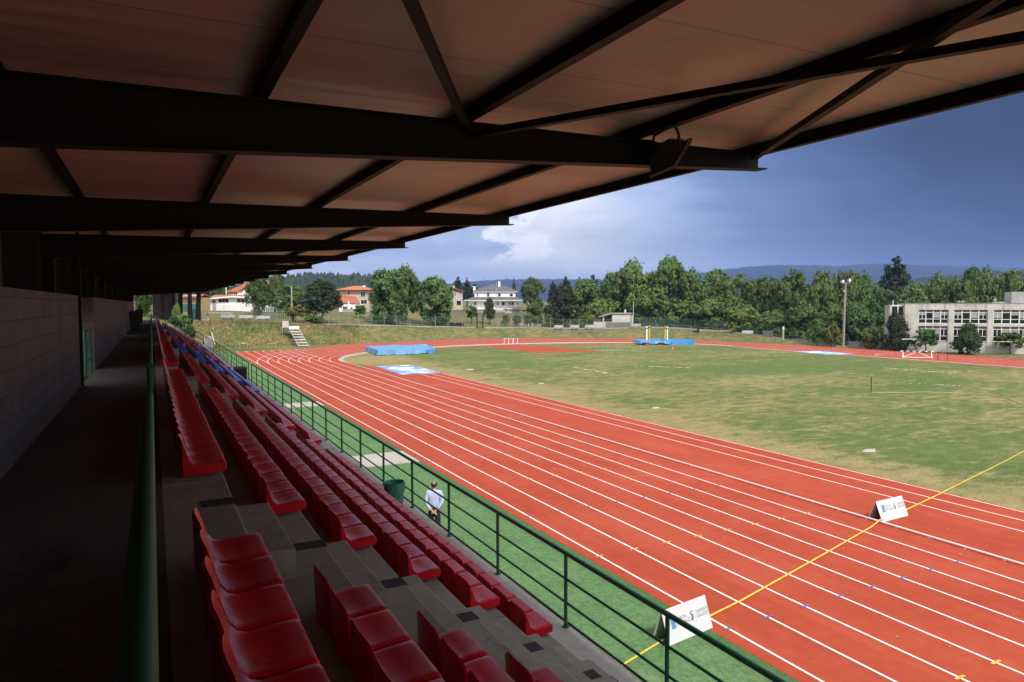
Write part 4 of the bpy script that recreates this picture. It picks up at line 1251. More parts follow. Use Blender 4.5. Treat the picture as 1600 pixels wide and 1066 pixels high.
def tree(kind, x, d, ytop, wpx, label, name='tree', cat='tree', group=None, zc=.12, trunk=True, depth=1.0, zb=None, ti=None):
    p = at(x, 500, d)
    z = gz(p.x, p.y) if zb is None else zb
    top = at(x, ytop, d).z
    H = max(.5, top - z)
    w = wpx * d / F / 2 / 1.05
    k = NT_[0]; NT_[0] += 1
    t = thing(name, label, cat, (p.x, p.y, z), random.Random(k).uniform(0, 6.28), group)
    L = CR[kind]
    c = link('crown', L[k % len(L)], t)
    c.location = (0, 0, H * zc); c.scale = (w, w * depth, H * (1 - zc) * .97)
    if trunk:
        b = link('trunk', TR[2 if kind in ('pine', 'cone') else k % 2] if ti is None else TR[ti], t)
        b.scale = (H * .8, H * .8, H * .95)
    return t
# free-standing trees on the left plateau
tree('egg', 405, 152, 426, 50, 'conical dark green tree in front of the white changing block', zc=.06)
tree('broad', 431, 178, 430, 36, 'pale green tree just behind the conical tree', zc=.1)
tree('broad', 452, 172, 447, 56, 'low bushy tree left of the round dark oak', zc=.05)
tree('oak', 503, 138, 440, 66, 'round dark oak with a short bare trunk on the lawn', 'oak_tree', zc=.16)
tree('tallb', 611, 150, 421, 74, 'large leafy tree, tallest on the lawn by the orange house', zc=.05)
tree('tallb', 634, 156, 423, 50, 'leafy tree merging with the tallest lawn tree on its right side', zc=.06)
tree('broad', 682, 153, 437, 62, 'medium leafy tree left of the cream gabled house', zc=.14)
tree('oakd', 765, 160, 468, 24, 'small dark tree standing in front of the white slate roofed house', zc=.22)
tree('broad', 836, 158, 474, 30, 'small pale tree right of the white house annex', zc=.12)
tree('broad', 833, 190, 437, 42, 'green tree close behind the right end of the white house', zc=.05)
tree('oakd', 880, 158, 449, 64, 'broad dark tree between the white house and the concrete hut', zc=.06)
tree('broad', 915, 168, 440, 56, 'dense green tree rising behind the concrete hut', zc=.05)
tree('bright', 940, 160, 466, 44, 'bright yellow-green tree left of the concrete hut', zc=.08)
tree('yellow', 462, 134, 478, 36, 'straggly yellowish shrub tree by the wooden utility pole', zc=.35)
tree('shrub', 491, 132, 494, 36, 'green bush on the bank right of the ladder stand', 'bush', 'bush', zc=.0, trunk=False)
tree('shrub', 597, 150, 490, 32, 'round grey-green bush behind the chain-link fence', 'bush', 'bush', zc=.0, trunk=False)
tree('shrub', 690, 152, 489, 40, 'spreading low bush under the medium leafy tree', 'bush', 'bush', zc=.08, trunk=True)
tree('shrub', 563, 160, 477, 22, 'small fruit tree before the white garage of the orange house', 'tree', 'tree', zc=.25)
tree('shrub', 737, 160, 478, 20, 'small clipped tree left of the white house wall', 'tree', 'tree', zc=.3)
tree('shrub', 902, 154.5, 500, 26, 'dark bush by the fence left of the concrete hut', 'bush', 'bush', zc=0, trunk=False)
tree('hedge', 912, 157, 491, 14, 'bright green columnar shrub beside the concrete hut', 'shrub', 'shrub', zc=0, trunk=False)
rrs = random.Random(9)
VINE = ['left end', 'second from left', 'middle', 'second from right', 'right end']
for k in range(5):
    tree('shrub', 790 + 17 * k, 154 + rrs.uniform(0, 4), 492, 15, 'low garden vine behind the fence, %s of five' % VINE[k], 'vine', 'vine', 'garden vines behind the fence', zc=.2, trunk=True)
for x, d, yt, w, lab in ((228, 150, 436, 40, 'dark tree behind the bright hedge past the walkway end'), (256, 190, 430, 50, 'shaded tree behind the clump of pine trunks'), (292, 215, 432, 52, 'dark tree backing the small orange building'), (330, 230, 436, 56, 'dark tree behind the left end of the white changing block'), (352, 250, 440, 30, 'dark tree beside the vent pipe of the white changing block')):
    tree('oakd' if x < 300 else 'egg', x, d, yt, w, lab, group='dark trees past the end of the stand', zc=.02)
# clipped hedges
def hedge(kind, x, d, ytop, wpx, dep, label, rz=0.):
    p = at(x, 500, d); z = gz(p.x, p.y); H = at(x, ytop, d).z - z
    t = thing('hedge', label, 'hedge', (p.x, p.y, z), -YAW + rz)
    c = link('foliage', CR[kind][0], t); c.scale = (wpx * d / F / 2, dep, H)
    c['label'] = 'clipped foliage'
hedge('hedged', 712, 151, 504, 26, 1.0, 'dark clipped box hedge behind the chain-link fence')
hedge('hedge', 225, 104, 470, 15, 1.2, 'bright sunlit green hedge at the end of the walkway')
# conifers behind
for x, d, yt, w, lab, kd in (
    (651, 250, 431, 22, 'dark pine behind the large leafy lawn tree', 'pine'), (690, 270, 433, 24, 'dark pine above the medium leafy tree', 'pine'), (716, 265, 430, 20, 'tallest dark pine above the cream gabled house', 'pine'), (730, 262, 433, 18, 'slim dark pine left of the white house roof', 'pine'), (742, 258, 442, 22, 'low dark pine touching the white house chimney', 'pine'),
    (803, 230, 433, 15, 'narrow pointed conifer right of the white house roof', 'cone'), (829, 240, 435, 18, 'pointed conifer above the green tree by the white house', 'pine'), (864, 235, 438, 18, 'dark conifer left in the row above the broad dark tree', 'pine'), (884, 232, 429, 20, 'tallest conifer in the row above the broad dark tree', 'pine'),
    (905, 236, 432, 20, 'middle conifer in the row above the concrete hut', 'pine'), (926, 234, 426, 24, 'full dark conifer left of the high green wood', 'pine'), (944, 228, 433, 20, 'dark conifer against the edge of the high green wood', 'pine')):
    tree(kd, x, d, yt, w, lab, 'conifer', 'conifer', 'dark conifers behind the houses', zc=.15)
# the wood on the right: every tree one can tell apart
wood = [
 ('tallb', 968, 170, 424, 56, 'left edge tree of the high wood behind the hut'), ('tallb', 990, 164, 416, 70, 'tall rounded tree of the wood above the hut roof'), ('broad', 1042, 160, 408, 66, 'highest crown of the wood above the vault uprights'), ('broad', 1015, 158, 452, 64, 'mid-height tree of the wood left of the vault uprights'),
 ('tallb', 1082, 158, 430, 62, 'tree of the wood just right of its highest crown'), ('bright', 1066, 157, 466, 60, 'lighter lower tree of the wood above the vault bed'), ('broad', 1112, 160, 424, 58, 'rounded crown of the wood below the mountain shoulder'), ('broad', 1108, 153, 470, 58, 'low spreading tree at the wood edge over the green fence'), ('tallb', 1150, 156, 430, 64, 'broad tree in the centre of the wood'),
 ('tallb', 1192, 154, 434, 60, 'tree of the wood left of the pointed conifer'), ('bright', 1160, 149, 478, 60, 'light green lower tree at the middle wood edge'), ('tallb', 1236, 150, 424, 64, 'tall light crown of the wood left of the light pole'), ('broad', 1206, 144, 486, 54, 'dark low tree at the wood edge by the concrete panels'), ('tallb', 1282, 146, 432, 62, 'dense tree of the wood right behind the light pole'),
 ('broad', 1252, 140, 480, 58, 'shaded lower tree of the wood left of the light pole'), ('tallb', 1322, 145, 424, 58, 'bright topped tree of the wood behind the lamp heads'), ('tallb', 1352, 143, 438, 56, 'right-hand tall tree of the wood before the lone pine'), ('broad', 1300, 137, 478, 56, 'low dark tree of the wood behind the pole foot'), ('broad', 1345, 136, 476, 58, 'lower tree at the right end of the wood'), ('broad', 1385, 138, 458, 56, 'tree of the wood touching the school corner')]
for kd, x, d, yt, w, lab in wood:
    tree(kd, x, d, yt, w, lab, group='broadleaf trees of the wood beyond the far bend', zc=.03)
tree('cone', 1211, 190, 433, 16, 'small pointed conifer poking out of the wood', 'conifer', 'conifer', zc=.1)
tree('cone', 1236, 188, 420, 18, 'pointed dark conifer top left of the light pole', 'conifer', 'conifer', zc=.1)
tree('pine', 1398, 172, 395, 52, 'tall lone pine standing high above the school roof', 'pine_tree', 'pine tree', zc=.28)
tree('pine', 1378, 170, 428, 36, 'shorter dark pine at the left foot of the lone pine', 'pine_tree', 'pine tree', zc=.2)
back = [(1425, 150, 446, 58, 'tree behind the left end of the school roof'), (1462, 158, 437, 56, 'rounded tree behind the school left of the roof vents'), (1498, 150, 436, 58, 'tree behind the school above its middle windows'), (1516, 165, 418, 30, 'slender tree top rising over the school'), (1540, 152, 430, 56, 'tree behind the school left of the roof block'), (1572, 150, 424, 60, 'tall tree behind the school roof tank'), (1612, 148, 428, 60, 'tree at the right edge behind the school chimney block'), (1650, 150, 430, 60, 'last tree at the right edge behind the school')]
for x, d, yt, w, lab in back[:-1]:
    tree('broad' if x % 2 else 'tallb', x, d, yt, w, lab, group='trees rising behind the school', zc=.03)
# bushes in front of the school and wall
for kd, x, d, yt, w, lab, zc in (('oakd', 1401, 117, 495, 58, 'large dark bush tree covering the left corner of the school', .02), ('shrub', 1448, 114, 514, 38, 'small domed tree before the first lower school windows', .3), ('egg', 1514, 111.5, 510, 48, 'dense dark tree before the second lower school windows', .02), ('shrub', 1580, 111.5, 520, 40, 'spreading small tree before the right-hand school windows', .32), ('yellow', 1362, 121, 512, 30, 'yellow-green bush left of the large dark bush tree', .05), ('yellow', 1300, 127, 506, 24, 'small yellowish tree left of the light pole foot', .1), ('shrub', 1278, 128, 498, 32, 'green bush above the concrete panel wall', .05)):
    tree(kd, x, d, yt, w, lab, zc=zc)
# pines at the end of the stand (trunks show below the roof)
for k, (x, d, r, lab) in enumerate(((246, 98, .62, 'thick dark trunk right beside the bright hedge'), (254, 108, .5, 'dark trunk close behind the thickest trunk by the hedge'), (262, 101, .60, 'broad trunk in the middle of the clump past the stand'), (270, 112, .45, 'slim trunk between the two broad middle trunks'), (281, 118, .42, 'trunk just left of the orange building'), (297, 116, .40, 'trunk crossing the front of the green sheet fence'), (310, 120, .44, 'trunk standing at the head of the concrete stairs'))):
    p = at(x, 490, d); z = gz(p.x, p.y)
    t = thing('pine_tree', 'pine with a ' + lab, 'pine tree', (p.x, p.y, z), group='pines past the far end of the stand')
    rr = random.Random(60 + k); H = rr.uniform(14, 17)
    mb = MB(); mb.tube([(rr.uniform(-.1, .1) * i, rr.uniform(-.1, .1) * i, H * i / 6 - .2) for i in range(7)], [r * (1.15 - .12 * i) * .9 for i in range(7)], 9); mb.build('trunk', M_barkd, t, smooth=60)
    c = link('crown', CR['pine'][k % 2], t); c.location = (0, 0, H * .5); c.scale = (3.2, 3.2, H * .6)
for k, (x, d, yt, w, lab) in enumerate(((276, 100, 476, 14, 'light leafed sapling among the trunks past the stand'), (271, 92, 495, 24, 'broad leaved shrub behind the far side railing'), (286, 96, 491, 26, 'overhanging shrub right of the dark trunks'), (297, 95, 510, 20, 'dark shrub below the railing at the end of the stand'))):
    tree('bright' if k == 0 else ('shrub', 'egg')[k % 2], x, d, yt, w, lab, 'shrub', 'shrub', zc=0, trunk=False)

# ------------------------------------------------------------------ buildings
def origin(px, d, yb):
    p = at(px, yb, d); return p
def win(parent, x, z, w, h, y=-.02, fr=None, frame=.08, glass=None, bars=0):
    mb = MB()
    for a in ((x - w / 2 - frame, x - w / 2, z - frame, z + h + frame), (x + w / 2, x + w / 2 + frame, z - frame, z + h + frame), (x - w / 2, x + w / 2, z - frame, z), (x - w / 2, x + w / 2, z + h, z + h + frame)):
        mb.box(a[0], a[1], y - .05, y + .03, a[2], a[3])
    for k in range(bars):
        xx = x - w / 2 + w * (k + 1) / (bars + 1)
        mb.box(xx - .03, xx + .03, y - .045, y + .03, z, z + h)
    o = mb.build('window', fr or M_frame, parent)
    mb = MB(); mb.box(x - w / 2, x + w / 2, y - .012, y + .02, z, z + h); mb.build('pane', glass or M_glass, o)
    return o
def hip(mb, x0, x1, y0, y1, z0, z1, ridge=.4, th=.22):
    cx, cy = (x0 + x1) / 2, (y0 + y1) / 2
    r = (x1 - x0) * ridge / 2
    v = [(x0, y0, z0), (x1, y0, z0), (x1, y1, z0), (x0, y1, z0), (x0, y0, z0 + th), (x1, y0, z0 + th), (x1, y1, z0 + th), (x0, y1, z0 + th), (cx - r, cy, z1), (cx + r, cy, z1)]
    mb.add(v, [(3, 2, 1, 0), (0, 1, 5, 4), (1, 2, 6, 5), (2, 3, 7, 6), (3, 0, 4, 7), (4, 5, 9, 8), (5, 6, 9), (6, 7, 8, 9), (7, 4, 8)])
    return mb
def gable(mb, x0, x1, y0, y1, z0, z1, th=.2, ax='x', px=.5):
    if ax == 'x':       # ridge parallel to x
        cy = y0 + (y1 - y0) * px
        for (ya, za, yb, zb) in ((y0, z0, cy, z1), (cy, z1, y1, z0)):
            mb.add([(x0, ya, za), (x1, ya, za), (x1, yb, zb), (x0, yb, zb), (x0, ya, za + th), (x1, ya, za + th), (x1, yb, zb + th), (x0, yb, zb + th)], [(3, 2, 1, 0), (4, 5, 6, 7), (0, 1, 5, 4), (1, 2, 6, 5), (2, 3, 7, 6), (3, 0, 4, 7)])
    else:
        cx = x0 + (x1 - x0) * px
        for (xa, za, xb, zb) in ((x0, z0, cx, z1), (cx, z1, x1, z0)):
            mb.add([(xa, y0, za), (xb, y0, zb), (xb, y1, zb), (xa, y1, za), (xa, y0, za + th), (xb, y0, zb + th), (xb, y1, zb + th), (xa, y1, za + th)], [(3, 2, 1, 0), (4, 5, 6, 7), (0, 1, 5, 4), (1, 2, 6, 5), (2, 3, 7, 6), (3, 0, 4, 7)])
    return mb
def bpart(parent, name, m, fn):
    mb = MB(); fn(mb); return mb.build(name, m, parent)
RZ = -YAW
def scale_of(d): return d / F
# white slate-roofed house
d = 186; s = d / F
p = at(770, 489, d)
h4 = thing('house', 'white two storey house with grey slate hip roofs behind the lawn', 'house', p, RZ + rad(3))
def zz(y): return (489 - y) * s
def xx(x): return (x - 770) * s
bpart(h4, 'wall', M_plasw, lambda m: (m.box(xx(731), xx(808), 0, 10, -1, zz(468.5)), m.box(xx(741.5), xx(806), .8, 9.5, zz(466), zz(455.5))))
bpart(h4, 'plinth', M_gconc, lambda m: m.box(xx(728), xx(809), -1.2, 0, -1.2, zz(484)))
r1 = bpart(h4, 'lower_roof', M_slate, lambda m: (m.add([(xx(725), -1.8, zz(468.8)), (xx(815.5), -1.8, zz(469.2)), (xx(806.5), .8, zz(464)), (xx(741), .8, zz(464)), (xx(725), 11, zz(468.8)), (xx(815.5), 11, zz(469.2)), (xx(806.5), 9.6, zz(464)), (xx(741), 9.6, zz(464))], [(0, 1, 2, 3), (1, 5, 6, 2), (5, 4, 7, 6), (4, 0, 3, 7)]),))
bpart(h4, 'eaves', M_plasw, lambda m: m.box(xx(725), xx(815.5), -1.8, 11, zz(470.2), zz(469.2)))
r2 = bpart(h4, 'upper_roof', M_slate, lambda m: hip(m, xx(740), xx(809), .3, 10.6, zz(455.6), zz(444), .18, .25))
bpart(h4, 'upper_eaves', M_plasw, lambda m: m.box(xx(740.5), xx(808.5), .35, 10.5, zz(456.6), zz(455.7)))
for x0, x1, y0, y1 in ((739.5, 743.5, 448.5, 457), (779, 782.5, 440.5, 446)):
    bpart(h4, 'chimney', M_plasw, lambda m: (m.box(xx(x0), xx(x1), 3, 3.9, zz(y1) - .4, zz(y0)), m.box(xx(x0) - .08, xx(x1) + .08, 2.9, 4.0, zz(y0), zz(y0) + .18)))
for (x, ya, yb_, w) in ((746.5, 458.5, 463.2, 1.6), (763, 458.2, 463, 3.4), (780.5, 458.8, 463, 4.0), (799.3, 459.2, 463.4, 4.2)):
    win(h4, xx(x), zz(yb_), w * s, (yb_ - ya) * s, .78, frame=.14)
for (x, ya, yb_, w) in ((742.5, 472.4, 476.6, 3.0), (759, 472.3, 476.6, 5), (777.5, 472.4, 476.6, 2.4), (786.3, 472.4, 477, 4.2), (796.3, 472.2, 477, 2.2), (800.8, 472.2, 477, 3.4)):
    win(h4, xx(x), zz(yb_), w * s, (yb_ - ya) * s, -.03, frame=.14)
for x in (748.5, 772, 791.8):
    bpart(h4, 'pilaster', M_plasw, lambda m: m.box(xx(x) - .25, xx(x) + .25, -.25, -.01, 0, zz(470.3)))
bpart(h4, 'terrace_slab', M_plasw, lambda m: m.box(xx(739), xx(774), -1.5, -.02, zz(483.6), zz(482.4)))
bpart(h4, 'flagpole', M_gconc, lambda m: m.tube([(xx(775.5), -2, 0), (xx(775.5), -2, zz(442))], .06, 6))
p = at(802, 490, d - 10)
an = thing('shed', 'small dark gabled garage at the right corner of the white house', 'shed', p, RZ)
s2 = (d - 10) / F
bpart(an, 'wall', M_plasc, lambda m: m.box(-4.2 * s2 * 3, 13 * s2, 0, 5, -.6, 6.5 * s2))
bpart(an, 'roof', M_slate, lambda m: (gable(m, -16 * s2, 2 * s2, -.6, 5.6, 5 * s2, 10 * s2, .2, 'y', .62), m.add([(-3 * s2, -.8, 10.6 * s2), (14 * s2, -.8, 10.0 * s2), (16 * s2, -.9, 6.0 * s2), (3 * s2, -.9, 6.0 * s2), (-3 * s2, 5, 10.6 * s2), (14 * s2, 5, 10 * s2)], [(0, 1, 2, 3), (0, 4, 5, 1)])))
win(an, 6 * s2, 1.2 * s2, 7 * s2, 3.6 * s2, -.02, glass=M_plasc)
# orange-roofed house
d = 196; s = d / F
p = at(552, 487, d)
h2 = thing('house', 'cream stone house with orange hip roof and white garage wing', 'house', p, RZ)
def zz(y): return (487 - y) * s
def xx(x): return (x - 552) * s
bpart(h2, 'wall', M_plasc, lambda m: m.box(xx(531), xx(577), 0, 9, -1, zz(454.5)))
bpart(h2, 'roof', M_tile, lambda m: (hip(m, xx(527), xx(580), -1, 10, zz(453.8), zz(446.5), .25, .2),))
bpart(h2, 'wing_roof', M_tiler, lambda m: m.add([(xx(541), -4.2, zz(473.5)), (xx(568), -4.2, zz(474)), (xx(557), -.02, zz(464)), (xx(531), -.02, zz(461)), (xx(541), -4.2, zz(474.3)), (xx(568), -4.2, zz(474.8)), (xx(557), -.02, zz(466)), (xx(531), -.02, zz(464))], [(0, 1, 2, 3), (0, 4, 5, 1), (1, 5, 6, 2), (3, 7, 4, 0)]))
bpart(h2, 'side_roof', M_tile, lambda m: m.box(xx(575), xx(584), 1, 6, zz(457.4), zz(456.4)))
bpart(h2, 'garage', M_plasb, lambda m: m.box(xx(535), xx(567), -4, 0, -1, zz(475)))
bpart(h2, 'chimney', M_plasw, lambda m: m.box(xx(564), xx(567), 3, 4, zz(452), zz(446)))
bpart(h2, 'garden_chimney', M_plasb, lambda m: (m.box(xx(549.5), xx(551.5), -4.5, -4.01, 0, zz(471.5)), m.box(xx(549), xx(552), -4.6, -3.95, zz(471.5), zz(470.8))))
for (x, ya, yb_, w, y) in ((545.5, 455.8, 461, 2.6, -.03), (567.6, 456, 464, 6.5, -.03), (569, 468.5, 475, 9, -.03), (559.5, 455.6, 457.2, 1.6, -.03), (544.5, 479, 484.5, 6, -4.04), (554.5, 480, 483.8, 2.4, -4.04), (562.5, 478.5, 482, 2, -4.04)):
    win(h2, xx(x), zz(yb_), w * s, (yb_ - ya) * s, y, frame=.1, bars=1 if w > 5 else 0)
# cream gabled house
d = 200; s = d / F
p = at(709, 487, d)
h3 = thing('house', 'cream house with low grey and orange gable roof left of the white house', 'house', p, RZ + rad(12))
def zz(y): return (487 - y) * s
def xx(x): return (x - 709) * s
bpart(h3, 'wall', M_plasc, lambda m: (m.box(xx(696), xx(723), 0, 8, -1, zz(457)), m.add([(xx(696), .0, zz(457)), (xx(723), 0, zz(457)), (xx(700), .0, zz(451.5)), (xx(696), 8, zz(457)), (xx(723), 8, zz(457)), (xx(700), 8, zz(451.5))], [(0, 1, 2), (3, 5, 4)])))
bpart(h3, 'roof', M_tiler, lambda m: gable(m, xx(693), xx(725), -.7, 8.6, zz(456.5), zz(448.5), .22, 'y', .22))
bpart(h3, 'solar_panel', M_slate, lambda m: m.add([(xx(703), -.2, zz(450.2) + .32), (xx(720), -.2, zz(455.2) + .32), (xx(720), 7, zz(455.2) + .32), (xx(703), 7, zz(450.2) + .32), (xx(703), -.2, zz(450.2) + .2), (xx(720), -.2, zz(455.2) + .2), (xx(720), 7, zz(455.2) + .2), (xx(703), 7, zz(450.2) + .2)], [(0, 1, 2, 3), (7, 6, 5, 4), (0, 4, 5, 1), (1, 5, 6, 2), (2, 6, 7, 3), (3, 7, 4, 0)]))
bpart(h3, 'chimney', M_plasc, lambda m: m.box(xx(710), xx(713), 3, 4, zz(451), zz(446)))
win(h3, xx(717.5), zz(466.5), 6.5 * s, 7.5 * s, -.03, glass=M_blind, bars=1); win(h3, xx(717), zz(477), 7 * s, 7 * s, -.03); win(h3, xx(703), zz(467), 3 * s, 5 * s, -.03)
# big orange roofed house behind the changing block
d = 232; s = d / F
p = at(392, 486, d)
h1 = thing('house', 'large house with bright orange roof above the white changing block', 'house', p, RZ)
def zz(y): return (486 - y) * s
def xx(x): return (x - 392) * s
bpart(h1, 'wall', M_plasw, lambda m: (m.box(xx(359), xx(376), -.6, 9, -1, zz(455.5)), m.box(xx(376), xx(428), 0, 12, -1, zz(455)), m.add([(xx(376), .0, zz(455)), (xx(430), 0, zz(447)), (xx(402), 0, zz(437)), (xx(428), 0, zz(455))], [(0, 3, 1, 2)])))
bpart(h1, 'roof', M_tile, lambda m: (m.add([(xx(355), -1.2, zz(456.3)), (xx(374), -1.2, zz(455.7)), (xx(402), -.6, zz(436.5)), (xx(393), 6, zz(435.5)), (xx(355), -1.2, zz(457)), (xx(374), -1.2, zz(456.4)), (xx(402), -.6, zz(437.4)), (xx(393), 6, zz(436.4))], [(0, 1, 2, 3), (7, 6, 5, 4), (0, 4, 5, 1), (1, 5, 6, 2), (2, 6, 7, 3), (3, 7, 4, 0)]), m.add([(xx(402), -.6, zz(436.5)), (xx(432), -.6, zz(447)), (xx(432), 10, zz(447)), (xx(402), 10, zz(436.5)), (xx(402), -.6, zz(437.6)), (xx(432), -.6, zz(448)), (xx(432), 10, zz(448)), (xx(402), 10, zz(437.6))], [(0, 1, 2, 3), (7, 6, 5, 4), (0, 4, 5, 1), (1, 5, 6, 2), (2, 6, 7, 3), (3, 7, 4, 0)])))
bpart(h1, 'chimney', M_plasc, lambda m: m.box(xx(397), xx(399.5), 4, 5, zz(440), zz(432.5)))
for x in (361.5, 364.5, 368.5, 371): win(h1, xx(x), zz(460.5), 1.9 * s, 3 * s, -.62, frame=.08)
win(h1, xx(419.5), zz(447), 2.5 * s, 4 * s, -.03); win(h1, xx(419.5), zz(456), 2.5 * s, 4 * s, -.03)
# white changing block
d = 190; s = d / F
p = at(358, 488.5, d)
cb = thing('changing_block', 'long low white changing block with a shallow white gable edge', 'building', p, RZ)
def zz(y): return (488.5 - y) * s
def xx(x): return (x - 358) * s
bpart(cb, 'wall', M_plasb, lambda m: m.prism([(xx(325), -1), (xx(410), -1), (xx(410), zz(466)), (xx(364), zz(464.5)), (xx(325), zz(468.3))], 0, 9))
bpart(cb, 'fascia', M_plasb, lambda m: m.prism([(xx(319), zz(468.6)), (xx(364), zz(465)), (xx(410), zz(466.8)), (xx(410), zz(465)), (xx(364), zz(463)), (xx(319), zz(466.8))], -1.1, -.02))
bpart(cb, 'roof', M_tiler, lambda m: m.add([(xx(319), -.9, zz(466.6)), (xx(364), -.9, zz(462.9)), (xx(390), -.9, zz(464)), (xx(386), 7, zz(460.8)), (xx(321), 7, zz(460.2)), (xx(312), 7, zz(466))], [(0, 1, 2, 3, 4), (0, 4, 5)]))
bpart(cb, 'side_wall', M_plasw, lambda m: m.box(xx(312), xx(324.8), .5, 6, -1, zz(467.5)))
for x, w in ((350, 15.4), (379.5, 17)): win(cb, xx(x), zz(472.6), w * s, 5.2 * s, -.03, frame=.12, bars=2)
win(cb, xx(335), zz(472.6), 5.4 * s, 2.8 * s, -.03, frame=.08)
bpart(cb, 'door', M_blind, lambda m: m.box(xx(332.3), xx(337.8), -.08, -.01, 0, zz(473.5)))
bpart(cb, 'corner_door', M_gconc, lambda m: m.box(xx(321), xx(323.5), .44, .49, 0, zz(470)))
p = at(353.5, 460, d + 12)
mb = MB(); mb.tube([(0, 0, -4), (0, 0, at(353, 449, d + 12).z - p.z)], .12, 8)
o = mb.build('vent_pipe', M_plasw); o.location = p; tag(o, 'thin white vent pipe above the changing block roof', 'pipe')
# orange building and green fence on the far left
d = 178; s = d / F
p = at(293, 488, d)
ob = thing('building', 'small orange rendered building with red roof behind the pine trunks', 'building', p, RZ)
bpart(ob, 'wall', M_plasy, lambda m: m.box(-11.5 * s, 20 * s, 0, 6, -1, 23 * s))
bpart(ob, 'roof', M_tiler, lambda m: gable(m, -12 * s, 21 * s, -1.2, 7, 22.6 * s, 27 * s, .2, 'x'))
bpart(ob, 'roof_sheet', M_gconc, lambda m: m.add([(-4 * s, -.7, 24.9 * s), (16 * s, -.7, 24.9 * s), (16 * s, 1.4, 27.4 * s), (-4 * s, 1.4, 27.4 * s)], [(0, 1, 2, 3)]))
p = at(296, 482, 160); p.z = gz(p.x, p.y)
gf = thing('sheet_fence', 'green sheet fence in front of the orange building', 'fence', p, RZ)
bpart(gf, 'panel', M_gpanel, lambda m: m.box(-1.9, 2.3, -.03, .03, 0, 1.9))
for x in (-1.9, .2, 2.3): bpart(gf, 'post', M_fpost, lambda m: m.box(x - .05, x + .05, -.06, .06, 0, 2.0))
# concrete hut
d = 156; s = d / F
p = at(959, 510, d); p.z = gz(p.x, p.y) - .1
hut = thing('hut', 'pale concrete hut with flat lean-to roof and open dark bay', 'hut', p, RZ - rad(4))
def zz(y): return (510 - y) * s
def xx(x): return (x - 959) * s
bpart(hut, 'wall', M_hutw, lambda m: (m.box(xx(956.5), xx(989), 0, 4, -.5, zz(487.3)), m.box(xx(928), xx(956.4), .1, 4, -.5, zz(500)), m.box(xx(928), xx(956), 3.7, 3.99, zz(500), zz(488.6))))
bpart(hut, 'pillar', M_hutw, lambda m: m.box(xx(942), xx(944), .1, .4, zz(500), zz(490)))
bpart(hut, 'roof', M_gconc, lambda m: m.prism([(xx(937), zz(492.6)), (xx(956), zz(487.4)), (xx(990), zz(487.0)), (xx(990), zz(485.9)), (xx(956), zz(486.2)), (xx(936), zz(491.6))], -.3, 4.3))
bpart(hut, 'chimney', M_hutw, lambda m: m.box(xx(976), xx(978.6), 1, 1.5, zz(486.3), zz(481)))
bpart(hut, 'lower_wall', M_gwall, lambda m: m.box(xx(946), xx(984), -1.5, -1.3, -.6, zz(500.4)))
# school
A, B = at(1412, 553, 118), at(1640, 560, 110.5)
A.z = B.z = 0
dirv = (B - A).normalized()
SL = (B - A).length
sch = thing('school', 'two storey grey concrete school with white framed windows and stained parapet', 'school', A, atan2(dirv.y, dirv.x))
s = 114 / F
Hs = at(1412, 474.5, 118).z
def sx(x): return (x - 1412) / (1640 - 1412) * SL
U = SL / 228                              # metres per photo pixel along the facade
zt = lambda y: Hs - (y - 474.5) * U * 1.0
def school_wall(m):
    m.box(-.0, SL + 6, .35, 9, -2.5, Hs - .02)                                            # body behind
    m.box(0, SL + 6, 0, .34, zt(486.2), Hs)                                            # parapet
    m.box(0, SL + 6, 0, .34, zt(516.5), zt(511.5)); m.box(0, SL + 6, .0, .34, -2.5, zt(546))
    for x0, x1 in ((1412, 1434.5), (1483.5, 1491.5), (1545, 1553.5), (1607, 1616)):
        m.box(sx(x0), sx(x1), -.06, .33, -2.5, zt(486.25))
bpart(sch, 'wall', M_school, school_wall)
bpart(sch, 'wing', M_school, lambda m: m.box(sx(1390), -.01, 2.2, 8.5, -2.5, Hs - .25))
bpart(sch, 'coping', M_gconc, lambda m: m.box(-.05, SL + 6, -.07, .4, Hs, Hs + .06))
for fl, (yt, ys, ym, yb_) in enumerate(((486.4, 491.3, 503.5, 511.3), (516.8, 521.8, 535, 544))):
    for x0, x1 in ((1435, 1483), (1492, 1544.5), (1554, 1606.5)):
        w = (x1 - x0) / 4
        for k in range(4):
            a, b = sx(x0 + w * k), sx(x0 + w * (k + 1))
            mb = MB()
            f = .07
            mb.box(a, a + f, .16, .30, zt(yb_), zt(yt)); mb.box(b - f, b, .16, .30, zt(yb_), zt(yt))
            for y in (ys, ym, yb_): mb.box(a + f, b - f, .17, .30, zt(y) - .04, zt(y) + .05)
            if k in (0, 3):
                mb.box((a + b) / 2 - .04, (a + b) / 2 + .04, .18, .30, zt(ym) + .05, zt(ys) - .04)
            o = mb.build('window', M_frame, sch)
            mb = MB(); mb.box(a + f, b - f, .26, .33, zt(yb_), zt(ys)); mb.build('pane', M_glass, o)
            mb = MB(); mb.box(a + f, b - f, .24, .33, zt(ys) + .05, zt(yt)); mb.build('shutter_panel', M_brownp, o)
            if (k + fl) % 3 != 1:
                hh = (zt(ys) - zt(ym)) * (.35 if (k * 7 + int(x0)) % 3 else .75)
                mb = MB(); mb.box(a + f, b - f, .245, .255, zt(ys) - .04 - hh, zt(ys) - .04); mb.build('blind', M_blind, o)
for x in (1398, 1420.5 - 13 + 13):
    pass
for x0 in (1393.5, 1405):
    o = win(sch, sx(x0) + .4, zt(497), .85, 1.55, 2.18, frame=.1)
bpart(sch, 'roof_block', M_gconc, lambda m: m.box(sx(1586), sx(1612), 2, 6, Hs, Hs + 1.9))
